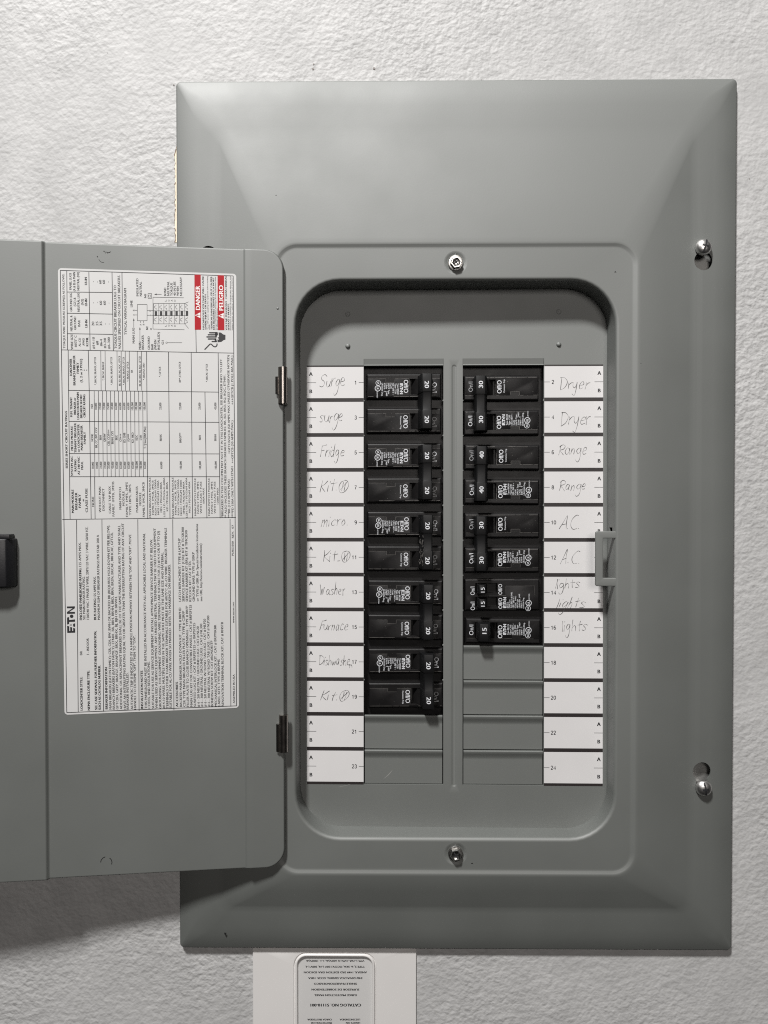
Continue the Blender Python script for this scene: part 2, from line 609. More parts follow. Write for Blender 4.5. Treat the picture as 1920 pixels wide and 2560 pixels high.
# small marks on the cover
mb = MB()
mb.poly([(-165.4, -296.9), (-163.9, -296.9), (-163.9, -297.8), (-164.6, -298.8), (-165.3, -298.0)], -8.1)
part(mb, 'paint_nick', PEN)
for px, py, s, d in ((1538, 679.5, .8, 15.05), (1180, 2158, .8, 15.05), (1460, 585, .4, 15.6), (1602, 908, .4, 15.9), (690, 488, .5, 13.5)):
    mb = MB()
    c = plane(WORLD, px, py, d)
    mb.poly([(c.x - s, c.z - .3 * s), (c.x + s, c.z - .4 * s), (c.x + .2 * s, c.z + .6 * s)], -d - .1)
    part(mb, 'paint_nick', PEN)

# ---------------------------------------------------------------- dead front
PD = PM @ DF


def fx(px):
    return (px - 1136.5) / 3.437


def fz(py):
    return (1439.3 - py) / 3.437


ZT = 152.3
PITCH = 25.36
GX = (-1.9, 1.6)
LO = (-65.7, -7.9)
RO = (6.0, 64.6)
mb = MB()
xs = [-121, LO[0], LO[1], -4.4, 4.2, RO[0], RO[1], 121]
zs = [221, 157.0, 152.0, -152.2, -158.0, -199]
for i in range(len(xs) - 1):
    for k in range(len(zs) - 1):
        op = i in (1, 5) and k in (1, 2)
        gr = i == 3 and k in (1, 2, 3)
        if op or gr:
            continue
        if i in (2, 4) and False:
            continue
        mb.quad((xs[i], 0, zs[k + 1]), (xs[i + 1], 0, zs[k + 1]), (xs[i + 1], 0, zs[k]), (xs[i], 0, zs[k]))
# groove between the breaker columns
g = (GX[0], -153.4, GX[1], 152.4, 1.7)
mb.loft([rrect(-4.4, -158.0, 4.2, 157.0, 0.01, 0, 6), rrect(*inset(g, -0.35), 0, 6), rrect(*g, 0.08, 6), rrect(*inset(g, 0.6), 0.42, 6), rrect(*inset(g, 1.0), 0.5, 6)], cap1=True)
# pressed step above each breaker column
for a, b in (LO, RO):
    a += .15
    b -= .15
    mb.loft([[(a, 0, 157.0), (b, 0, 157.0)], [(a, 0.15, 156.2), (b, 0.15, 156.2)], [(a, 0.55, 154.0), (b, 0.55, 154.0)], [(a, 0.75, 152.9), (b, 0.75, 152.9)], [(a, 0.1, 152.2), (b, 0.1, 152.2)], [(a, 1.2, 151.8), (b, 1.2, 151.9)], [(a, 4.0, 151.8), (b, 4.0, 151.8)]], closed=False)
for a, s in ((LO[0], 1), (LO[1], -1), (RO[0], 1), (RO[1], -1)):
    mb.quad((a, 0, 152), (a, 3.2, 152), (a, 3.2, -152.2), (a, 0, -152.2))
for a, b in (LO, RO):
    mb.quad((a, 0, -152.2), (b, 0, -152.2), (b, 2, -152.2), (a, 2, -152.2))
dead = part(mb, 'dead_front', GREY, M=PD, smooth=35)
# little welded nibs along the inner edge of each opening
mb = MB()
for col, n in ((LO, 10), (RO, 8)):
    for k in range(1, n):
        z = 152 - PITCH * k
        for a in col:
            mb.lathe((a, 0.6, z), [(0.75, -0.4), (0.7, 0.35), (0.4, 0.55)], 8)
nib = part(mb, 'knockout_nib', GREY, dead, M=WORLD)
nib['kind'] = 'stuff'
for k, (px, py) in enumerate(((871, 788), (871, 868), (1395, 785), (1395, 866))):
    mb = MB()
    if k in (0, 2):
        mb.lathe((0, 0, 0), [(1.9, -.05), (1.7, 0.18), (1.3, 0.2), (1.0, -0.15), (0.5, -0.1), (.2, .1)], 20)
    else:
        mb.lathe((0, 0, 0), [(1.9, -.05), (1.75, 0.35), (1.35, 0.95), (0.75, 1.25), (.25, 1.32)], 20)
    mb.build('rivet', GREY, dead, smooth=60, M=Matrix.Translation((fx(px), 0, fz(py))))


def filler_mesh(a, b):
    m = MB()
    a += 0.75
    b -= 0.75
    h = PITCH - 0.75
    rows = [(1.2, 0.25), (-.45, 0.2), (-.85, -0.1), (-.9, -0.55), (-0.2, -2.3), (0.45, -3.8), (0.85, -5.2), (0.95, -6.0), (0.95, -6.6), (0.95, -h + .7), (0.95, -h + .25), (1.15, -h), (2.4, -h)]
    m.loft([[(a, y, z), (b, y, z)] for y, z in rows], closed=False)
    for x, s in ((a, -1), (b, 1)):
        m.loft([[(x, y, z), (x + 0.01 * s, y + 2.0, z)] for y, z in rows], closed=False)
    return m.mesh('filler_plate', GREY, smooth=45)


fl, fr = filler_mesh(*LO), filler_mesh(*RO)
for me, rows in ((fl, (10, 11)), (fr, (8, 9, 10, 11))):
    for k in rows:
        o = bpy.data.objects.new('filler_plate', me)
        COL.objects.link(o)
        o.parent = dead
        o.matrix_local = scaled(Matrix.Translation((0, 0, 151.6 - PITCH * k)))
for pts, wd, y in (([(961, 1949), (971, 1941), (978, 1933), (982, 1928)], [.15, .6, .5, .15], 0.9), ([(848, 1970), (865, 1966), (880, 1962)], .25, -0.05)):
    mb = MB()
    mb.ribbon([(fx(a), fz(b)) for a, b in pts], wd, y)
    mb.build('scratch', SCRATCH, dead)
mb = MB()
mb.loft([[(x, 7.5, z) for x, z in ((-119, -197), (119, -197), (119, 218), (-119, 218))], [(x, 9, z) for x, z in ((-119, -197), (119, -197), (119, 218), (-119, 218))]], True, True)
mb.build('backing_plate', BLACK, dead)

# ---------------------------------------------------------------- door
ZTOP, ZBOT = 186.5, -243.9
XL = -252.0
st = []
rc = 14.0
for k in range(13):
    a = rad(90 * k / 12)
    st.append((-0.6 - rc + rc * math.cos(a), rc - rc * math.sin(a)))   # from the hinge edge leftwards


def dn(x):
    """height of the sheet in front of the door frame plane"""
    if x > -26.6:
        return 1.0
    if x > -28.7:
        t = (x + 28.7) / 2.1
        return 1.0 * t * t * (3 - 2 * t)
    if x > -158.6:
        return 0.0
    if x > -160.8:
        t = (-158.6 - x) / 2.2
        return 2.1 * t * t * (3 - 2 * t)
    return 2.1


xsd = [p for p in st] + [(x, 0) for x in (-22, -26.6, -27.2, -27.55, -27.95, -28.3, -28.7, -60, -100, -140, -158, -158.6, -159.15, -159.7, -160.25, -160.8, -161.4, -190, -220, XL)]
top = [(x, ZTOP - d) for x, d in xsd]
bot = [(x, ZBOT + d) for x, d in xsd]
loop = list(reversed(top)) + [p for p in bot[0:]]    # from far left along the top to the hinge edge, then back along the bottom


def off(loop, d):
    out = []
    n = len(loop)
    for i in range(n):
        a = Vector(loop[max(0, i - 1)])
        b = Vector(loop[min(n - 1, i + 1)])
        t = b - a
        if t.length < 1e-9:
            out.append(loop[i])
            continue
        t.normalize()
        nn = Vector((t.y, -t.x))
        out.append((loop[i][0] + nn.x * d, loop[i][1] + nn.y * d))
    return out


mb = MB()
rings = []
for ins, dy in ((0.0, 5.0), (0.0, 2.0), (0.35, 1.15), (0.75, 0.42), (1.0, 0.1), (1.25, 0.0), (1.7, 0.0)):
    q = off(loop, ins)
    rings.append([(p[0], -dn(l[0]) + dy, p[1]) for p, l in zip(q, loop)])
mb.loft(rings, closed=False)
fr_ = rings[-1]
n = len(xsd)
for i in range(n - 1):
    a, b = n - 1 - i, n - 2 - i
    c, d = n + i, n + i + 1
    mb.quad(fr_[a], fr_[b], fr_[d], fr_[c])
back = rings[0]
mb.quad((XL, 4.9, ZBOT), (-8, 4.9, ZBOT + 3), (-8, 4.9, ZTOP - 3), (XL, 4.9, ZTOP))
PDO = PM @ DOOR
door = part(mb, 'door', GREY, M=PDO, smooth=50, label='open grey door with an instruction label stuck inside')
mb = MB()
p0 = plane(DOOR, 694, 771, 1.0)
mb.lathe((p0.x, -0.98, p0.z), [(0.9, -.05), (0.7, .25), (.3, .4)], 12)
mb.build('door_dimple', GREY, door, smooth=60)


def dpts(pts, n):
    return [(lambda q: (q.x, q.z))(plane(DOOR, a, b, n)) for a, b in pts]


def arc(cx, cy, r, a0, a1, n=10, jx=0.0):
    return [(cx + r * math.cos(rad(a0 + (a1 - a0) * i / n)) + random.uniform(-jx, jx), cy + r * math.sin(rad(a0 + (a1 - a0) * i / n))) for i in range(n + 1)]


mb = MB()
mb.ribbon(dpts([(243, 640), (244, 643)], .05), .7, -.06)
mb.ribbon(dpts([(247, 648), (250, 653), (255, 656), (260, 656)], .05), .3, -.06)
for a, b in (((258, 628), (263, 628)), ((265, 630), (270, 631)), ((268, 633), (274, 630)), ((272, 632), (277, 629)), ((262, 630), (264, 633))):
    mb.ribbon(dpts([a, b], .05), .4, -.06)
mb.build('pen_mark', PEN, door)
mb = MB()
mb.ribbon(dpts([(263, 2142), (257, 2145), (253, 2150), (251.5, 2156)], .05), .5, -.06)
mb.ribbon(dpts([(274, 2145), (278, 2149), (280, 2155), (279, 2161)], .05), .5, -.06)
mb.build('pen_mark', PEN, door)

# latch on the inside of the door, its far end cut by the frame
mb = MB()
b1 = plane(DOOR, 33.5, 1347, 8)
b2 = plane(DOOR, 33.5, 1467, 8)
zt, zb, xr = b1.z, b2.z, b1.x
pf = [(xr + .4, -1.9), (xr, 6.5), (xr - 3.5, 11.0), (xr - 9.0, 12.5), (xr - 30, 12.5), (xr - 30, -1.9)]
mb.loft([[(x, -y, z) for x, y in pf] for z in (zb, zt)], True, True)
lat = mb.build('door_latch', LATCH, door, smooth=30, bevel=(0.8, 3))
mb = MB()
mb.box(xr - 28, xr - 1.6, -10.5, -2.0, zt - 0.2, zt + 3.0)
mb.build('latch_lip', LATCH, lat, smooth=30, bevel=(0.5, 2))

# hinges: half barrels of bright dark steel on the edge of the door
for yt, yb, xc, up in ((918, 1009, 706.5, 1), (1787, 1879, 708.5, 0)):
    a = plane(WORLD, xc, yt, 21)
    b = plane(WORLD, xc, yb, 21)
    hgt = a.z - b.z
    hg = MB()
    arcp = [(3.15 * math.cos(rad(q)), -3.0 * math.sin(rad(q))) for q in range(-30, 211, 12)]
    arci = [(2.5 * math.cos(rad(q)), -2.4 * math.sin(rad(q))) for q in range(210, -31, -12)]
    hg.loft([[(x, y, z) for x, y in arcp + arci] for z in (-hgt, 0)], True, True)
    h = hg.build('hinge', DSTEEL, panel, smooth=40, M=PM @ Matrix.Translation((a.x, -20.6, a.z)))
    tb = MB()
    z0, z1 = (-hgt + 6.6, -6.6) if up else (-hgt + 0.2, -6.3)
    tb.loft([[(-4.6, -0.2, z), (-4.9, -1.2, z), (-3.6, -1.9, z), (-2.6, -1.4, z), (-2.6, .4, z)] for z in (z0, z1)], True, True)
    tb.build('hinge_tab', DSTEEL, h, smooth=40)
    pn = MB()
    pn.loft([[(2.2 * math.cos(rad(30 * i)), 2.0 * math.sin(rad(30 * i)), z) for i in range(12)] for z in (-hgt - .5, -0.4)], True, True)
    pn.build('hinge_pin', DSTEEL, h, smooth=40)

# ================================================================ INSTRUCTION LABEL ON THE DOOR
NL = 0.16
lab = thing('instruction_label', 'white printed instruction label with red danger banners stuck inside the open door', 'instruction label', DOOR @ Matrix.Translation((-90, 0, -140)))
LOFF = Matrix.Translation((90, 0, 140))


def zp1(zx, zy):
    return 140 + zx / 3.4563, 660 + zy / 3.4563


def zp2(zx, zy):
    return 140 + zx / 3.4563, 1220 + zy / 3.4563


def dp(q, n=NL):
    r = plane(DOOR, q[0], q[1], n)
    return Vector((r.x, r.z))


TL, BL, TR, BR = dp((150.7, 675.9)), dp((167.0, 1781.5)), dp((583.0, 689.8)), dp((591.5, 1764.5))


def slope_at(px):
    t = min(1, max(0, (px - 155) / 430))
    return 0.0132 + (0.0082 - 0.0132) * t


def lput(mb, zf, text, cx, y0, y1, h, bold=0.0, dy=-NL - 0.05, res=2):
    """one line of label print: reads upwards from y0 to y1, cx = middle of the line, in units of the survey sheet zf"""
    ym = (y0 + y1) / 2
    sx = slope_at(zf(cx, 0)[0])
    base = cx + h / 2
    a = dp(zf(base + sx * (y0 - ym), y0))
    b = dp(zf(base + sx * (y1 - ym), y1))
    d = b - a
    ang = math.degrees(math.atan2(d.y, d.x))
    put(mb, text, a, ang, h / 3.4563 / 3.47, dy, length=d.length, bold=bold, res=res)


def lputc(mb, zf, text, cx, yc, h, bold=0.02, adv=0.62):
    vs, fs, x0, x1 = glyphs(text)
    half = (x1 - x0) * h / 0.728 * 0.92 / 2
    lput(mb, zf, text, cx, yc + half, yc - half, h, bold)


def lline(mb, zf, a, b, wd=1.5, dy=-NL - 0.04):
    p, q = dp(zf(*a)), dp(zf(*b))
    mb.ribbon([p, q], wd / 3.47, dy)


# sheet
e = 5.2 / 3.47
c0 = [BL + Vector((-e, -e)), BR + Vector((e * 1.05, -e)), TR + Vector((e * 1.4, e)), TL + Vector((-e, e))]
outl = []
for i in range(4):
    a, b, c = c0[i - 1], c0[i], c0[(i + 1) % 4]
    u = (a - b).normalized()
    v = (c - b).normalized()
    r = 2.3
    ctr = b + (u + v) * r
    for k in range(7):
        t = k / 6 * math.pi / 2
        outl.append(ctr - v * r * math.cos(t) - u * r * math.sin(t))
mb = MB()
mb.loft([[(p.x, 0.02, p.y) for p in outl], [(p.x, -NL, p.y) for p in outl]], cap1=True)
mb.build('label_sheet', VINYL, lab, M=LOFF)

ln = MB()
for a, b in ((TL, BL), (BL, BR), (BR, TR), (TR, TL)):
    ln.ribbon([a, b], 1.6 / 3.47, -NL - .04)
Z = zp1
for x0, y0, x1, y1 in ((55, 2207, 1555, 2190), (50, 742, 1537, 770), (105, 1092, 1408, 1107), (110, 1360, 1412, 1368), (115, 1638, 1415, 1641), (118, 1838, 1416, 1838),
                       (105, 745, 122, 2205), (279, 748, 287, 1092), (287, 1092, 304, 2205), (338, 2205, 334, 1838),
                       (783, 757, 793, 2203), (972, 760, 985, 2200), (1168, 763, 1180, 2198), (1287, 1107, 1304, 2197), (1401, 768, 1418, 2196),
                       (93, 60, 100, 742), (284, 70, 295, 744), (98, 602, 490, 608), (95, 425, 488, 433), (92, 242, 486, 246), (484, 72, 496, 752), (570, 75, 578, 755), (1200, 90, 1212, 765)):
    lline(ln, Z, (x0, y0), (x1, y1), 1.5)
for x in (330, 366, 402, 437, 471, 506, 540, 575, 609, 644, 679, 714, 749):
    lline(ln, Z, (x, 1095), (x + 6, 1838), 1.2)
for x in (390, 427, 530, 566, 601, 636, 705, 741):
    lline(ln, Z, (x - 3, 752), (x, 1093), 1.2)
Z = zp2
for x0, y0, x1, y1 in ((178, 275, 192, 1935), (397, 272, 411, 1932), (707, 270, 718, 1926), (1009, 270, 1019, 1920), (1504, 268, 1511, 1888)):
    lline(ln, Z, (x0, y0), (x1, y1), 1.5)
ln.build('table_rule', INK, lab, M=LOFF)['kind'] = 'stuff'

tx = MB()
B_ = 0.022
Z = zp1
for t, cx, y0, y1, h, b in (
        ("TORQUE WIRE PRESSURE SCREW(S) AS FOLLOWS:", 68, 728, 85, 17, 0), ("SERIES SHORT CIRCUIT RATINGS", 90, 1765, 1270, 18, 1),
        ("WIRE SIZE", 138, 740, 605, 19, 0), ("60/75° C", 170, 718, 618, 19, 0), ("AL-CU", 205, 712, 640, 18, 0), ("AWG/", 238, 705, 640, 18, 0), ("KCMIL", 270, 710, 632, 18, 1),
        ("NEUTRAL &", 133, 580, 445, 19, 0), ("GROUND", 165, 568, 455, 19, 0), ("BAR", 200, 540, 485, 19, 0), ("LB-IN", 262, 548, 482, 19, 1),
        ("GROUND LUG", 130, 410, 250, 19, 0), ("(G1) &", 162, 365, 290, 19, 0), ("NEUTRAL LUG", 195, 412, 250, 19, 0), ("(N2)", 228, 355, 302, 19, 0), ("LB-IN", 260, 362, 300, 19, 1),
        ("PANEL LUGS", 125, 222, 78, 19, 0), ("(A & B) & MAIN", 158, 235, 70, 19, 0), ("NEUTRAL (N1)", 192, 228, 70, 19, 0), ("LB-IN", 258, 180, 115, 19, 1),
        ("#14-10", 325, 732, 632, 20, 0), ("#8", 357, 700, 665, 20, 0), ("#6-4", 390, 710, 650, 20, 0), ("#3-2/0", 423, 728, 640, 20, 0), ("#6-300", 457, 733, 633, 20, 0),
        ("20", 320, 535, 498, 20, 0), ("25", 355, 533, 497, 20, 0), ("35", 388, 533, 497, 20, 0),
        ("60", 387, 355, 318, 20, 0), ("60", 420, 355, 318, 20, 0), ("60", 383, 172, 138, 20, 0), ("60", 413, 172, 138, 20, 0),
        ("TORQUE CIRCUIT BREAKER LUGS TO", 513, 732, 185, 21, 0), ("VALUES SPECIFIED ON CIRCUIT BREAKERS.", 547, 735, 95, 21, 0), ("TYPICAL WIRING DIAGRAM", 600, 612, 210, 20, 0),
        ("LINE", 652, 372, 315, 19, 0), ("MAIN LUG", 670, 685, 552, 19, 0), ("MAIN", 725, 738, 672, 19, 0), ("BREAKER", 750, 738, 615, 19, 0),
        ("INSULATED", 703, 278, 125, 19, 0), ("NEUTRAL", 732, 278, 153, 19, 0), ("N1", 772, 293, 260, 17, 1), ("N2", 787, 567, 540, 17, 1),
        ("BOND", 943, 275, 205, 19, 0), ("NEUTRAL", 970, 275, 150, 19, 0), ("TORQUE", 998, 275, 163, 19, 0), ("40 IN-LBS", 1025, 275, 152, 19, 0), ("WHEN", 1052, 275, 195, 19, 0), ("NECESSARY", 1080, 275, 112, 19, 0),
        ("GROUND", 802, 740, 625, 19, 0), ("BAR", 832, 740, 690, 19, 0), ("(WHEN", 858, 740, 655, 19, 0), ("INSTALLED)", 887, 740, 590, 19, 0), ("G1", 922, 695, 662, 18, 1),
        ("HAZARDOUS VOLTAGE WILL CAUSE", 1272, 566, 105, 14, 1), ("SEVERE INJURY OR DEATH.", 1292, 566, 258, 14, 1),
        ("TENSION DANGEREUSE, PEUT CAUSER", 1343, 568, 108, 14, 1), ("DES BLESSURES GRAVES OU LA MORT.", 1362, 568, 110, 14, 1),
        ("VOLTAJE PELIGROSO  CAUSA HERIDAS", 1470, 572, 106, 14, 1), ("SEVERAS O MUERTE.", 1491, 572, 340, 14, 1),
        ("Turn OFF power supplying this equipment before working", 1311, 566, 105, 9, 0), ("inside.", 1326, 566, 520, 9, 0), ("Couper l'alimentation electrique de cet equipement avant", 1379, 570, 110, 9, 0), ("d'y effectuer des travaux.", 1392, 570, 380, 9, 0),
        ("Interrumpa el suministro de energia que alimenta este", 1507, 572, 106, 9, 0), ("equipo antes de realizar trabajos en el interior", 1521, 572, 114, 9, 0),
        ("LOADCENTER", 128, 965, 820, 19, 1), ("BRANCH BREAKER", 158, 1047, 790, 19, 1), ("FAMILY", 188, 945, 852, 19, 1), ("(1, 2 or 3 POLE)", 218, 1022, 820, 19, 1),
        ("M.M. TENANT", 132, 1320, 1150, 18, 1), ("BREAKER or", 163, 1300, 1155, 18, 1), ("LOADCENTER MAIN", 190, 1342, 1110, 18, 1), ("BREAKER SHORT", 218, 1330, 1125, 18, 1), ("CIRCUIT RATING", 245, 1325, 1128, 18, 1),
        ("METER MODULE", 138, 1610, 1400, 18, 1), ("TENANT BREAKER", 167, 1630, 1375, 18, 1), ("or LOADCENTER", 195, 1625, 1385, 18, 1), ("MAIN BREAKER", 222, 1608, 1395, 18, 1), ("FAMILY", 248, 1555, 1450, 18, 1),
        ("SYSTEM AIC", 138, 1830, 1660, 18, 1), ("RATING", 168, 1790, 1690, 18, 1), ("AT 240 VAC", 197, 1820, 1665, 18, 1), ("MAX.", 226, 1775, 1705, 18, 1),
        ("MAIN MODULE", 145, 2150, 1950, 19, 1), ("BREAKER", 175, 2122, 1975, 19, 1), ("FAMILY", 205, 2105, 1990, 19, 1), ("or", 235, 2050, 2030, 17, 1), ("CLASS FUSE", 264, 2145, 1940, 19, 1),
        ("NONE", 320, 2095, 2010, 18, 0), ("WITHOUT MAIN", 380, 2145, 1925, 18, 0), ("DISCONNECT", 410, 2132, 1940, 18, 0), ("CABLE TAP BOX", 465, 2155, 1920, 18, 0), ("FAMILY 1MTB, 3MTB", 495, 2180, 1880, 18, 0),
        ("MAIN SWITCH", 555, 2120, 1930, 18, 0), ("MODULE", 583, 2090, 1965, 18, 0), ("FAMILY 1MFS, 3MFS", 612, 2185, 1885, 18, 0), ("TYPE 1BPS, 3BPS", 640, 2170, 1905, 18, 0),
        ("MAIN BREAKER", 700, 2145, 1920, 18, 0), ("MODULE", 728, 2085, 1975, 18, 0), ("FAMILY 1MCB, 3MCB", 757, 2185, 1885, 18, 0),
        ("MAIN BREAKER MODULE", 812, 2190, 1845, 15, 0), ("FAMILY 1MCB, 3MCB", 837, 2165, 1870, 15, 0), ("RGH / PDG6xM 2000A", 860, 2170, 1860, 15, 0), ("NGS / PDG5xM 1200A", 883, 2165, 1870, 15, 0), ("MDL / PDG4xG 800A", 908, 2145, 1885, 15, 0), ("LGS / LD / PDG3xG 600A", 935, 2185, 1845, 15, 0), ("KD / PDG3xG 400A", 960, 2135, 1885, 15, 0),
        ("MAIN BREAKER MODULE", 1010, 2190, 1845, 15, 0), ("FAMILY 1MCB, 3MCB", 1033, 2165, 1870, 15, 0), ("RGH / PDG6xM 2000A", 1057, 2170, 1860, 15, 0), ("NGH1 / PDG5xM 1200A", 1080, 2172, 1865, 15, 0), ("HMDL / PDG4xM 800A", 1104, 2160, 1880, 15, 0), ("LGH / HLD / PDG3xM 600A", 1128, 2192, 1845, 15, 0), ("HKD / PDG3xM 400A", 1153, 2150, 1880, 15, 0),
        ("MAIN SWITCH MODULE", 1203, 2175, 1850, 15, 0), ("FAMILY 1MFS, 3MFS", 1227, 2155, 1880, 15, 0), ("WITH CLASS T FUSE", 1252, 2155, 1880, 15, 0), ("600A MAX", 1275, 2070, 1935, 15, 0),
        ("MAIN SWITCH MODULE", 1322, 2175, 1850, 15, 0), ("FAMILY 1MFS, 3MFS", 1347, 2155, 1880, 15, 0), ("WITH CLASS T FUSE", 1372, 2155, 1880, 15, 0), ("1200A MAX", 1397, 2075, 1932, 15, 0),
        ("*BREAKERS IN THIS COLUMN MAY NOT FIT IN THIS LOADCENTER, SEE BREAKER INFO TO LEFT", 1432, 2190, 822, 18, 0), ("** ALSO INCLUDES THESE BRANCH BREAKER FAMILIES: BR, BD, BRD, BQ, BQC, ETN01.", 1461, 2192, 955, 18, 0),
        ("***BR (110 AMPS MAX)", 1494, 2192, 1862, 18, 0), ("+GFTCB/GFCB (50 AMPS MAX UNLESS OTHERWISE NOTED)", 1492, 1640, 788, 18, 0), ("****FD 150A ONLY WITH ETN01", 1524, 2192, 1750, 18, 0), ("++GFTCB (30 AMPS MAX.)", 1523, 1720, 1352, 18, 0), ("+++GFTCB (1 POLE 40A MAX.)", 1522, 1215, 792, 18, 0)):
    lput(tx, Z, t, cx, y0, y1, h, 0.05 if b else 0.022)
for cx, s in ((318, '10,000'), (353, '10,000'), (388, '22,000'), (423, '22,000'), (455, '25,000'), (490, '42,000'), (525, '65,000'), (560, '65,000'), (595, '65,000'), (628, '65,000'), (663, '65,000'), (698, '100,000'), (733, '100,000'), (768, '65,000'), (910, '65,000'), (1078, '100,000'), (1245, '100,000'), (1380, '100,000')):
    lputc(tx, Z, s, cx, 1738, 18)
for cx, s in ((313, 'NONE'), (348, 'BR, CC, BW, CCV'), (385, 'BRH'), (420, 'QBHW'), (455, 'CSR, CCVH++'), (488, 'BRHH, CVS'), (523, 'BRX'), (558, 'CV+++'), (592, 'ED, GHB'), (628, 'FD****'), (663, 'KD, HKD'), (697, 'KDC'), (733, 'CVH'), (768, 'T / J fuse(200A Max)'), (905, 'BRHX'), (1075, 'BRHX***'), (1243, 'BRH'), (1377, 'BRHH')):
    lputc(tx, Z, s, cx, 1500, 18)
for cx, s in ((310, 'N/A'), (345, '10,000'), (380, '22,000'), (415, '22,000'), (450, '25,000'), (484, '42,000'), (518, '65,000'), (555, '65,000'), (590, '65,000'), (625, '65,000'), (660, '100,000'), (693, '100,000'), (728, '100,000'), (765, '100,000'), (902, '22,000'), (1073, '22,000'), (1240, '22,000'), (1377, '42,000')):
    lputc(tx, Z, s, cx, 1228, 18)
for cx, s, a, b in ((340, '*, BRCAF, BRAFGF, GFTCB', 1045, 805), (408, '*, BRCAF, BRAFGF', 1005, 845), (480, '*, BRCAF, BRAFGF, GFTCB', 1045, 805), (550, 'BR, BD, BRD, BQ, BQC, GFTCB', 1052, 795), (585, '*, BRCAF, BRAFGF, GFTCB', 1045, 805), (620, '*, BRAFGF, GFTCB', 1015, 845), (655, 'BR', 938, 915), (725, 'BR, BD, BRD, BQ, BQC, GFTCB', 1055, 798), (759, '*, BRAFGF, BRH', 1002, 855), (898, '*, GFTCB', 975, 888), (1070, 'BR**, ETN01, GFTCB', 1022, 845), (1303, '*, BRCAF, GFTCB', 1018, 865)):
    lput(tx, Z, s, cx, a, b, 16, 0.015)
for cx, y in ((320, 335), (357, 332), (455, 338), (320, 152), (355, 155), (450, 155), (425, 518), (457, 518)):
    lput(tx, Z, '-', cx, y + 4, y - 4, 20, 0.01)
for cx in (243, 263):
    lput(tx, Z, '*', cx + 6, 922, 912, 17, 0.02)
Z = zp2
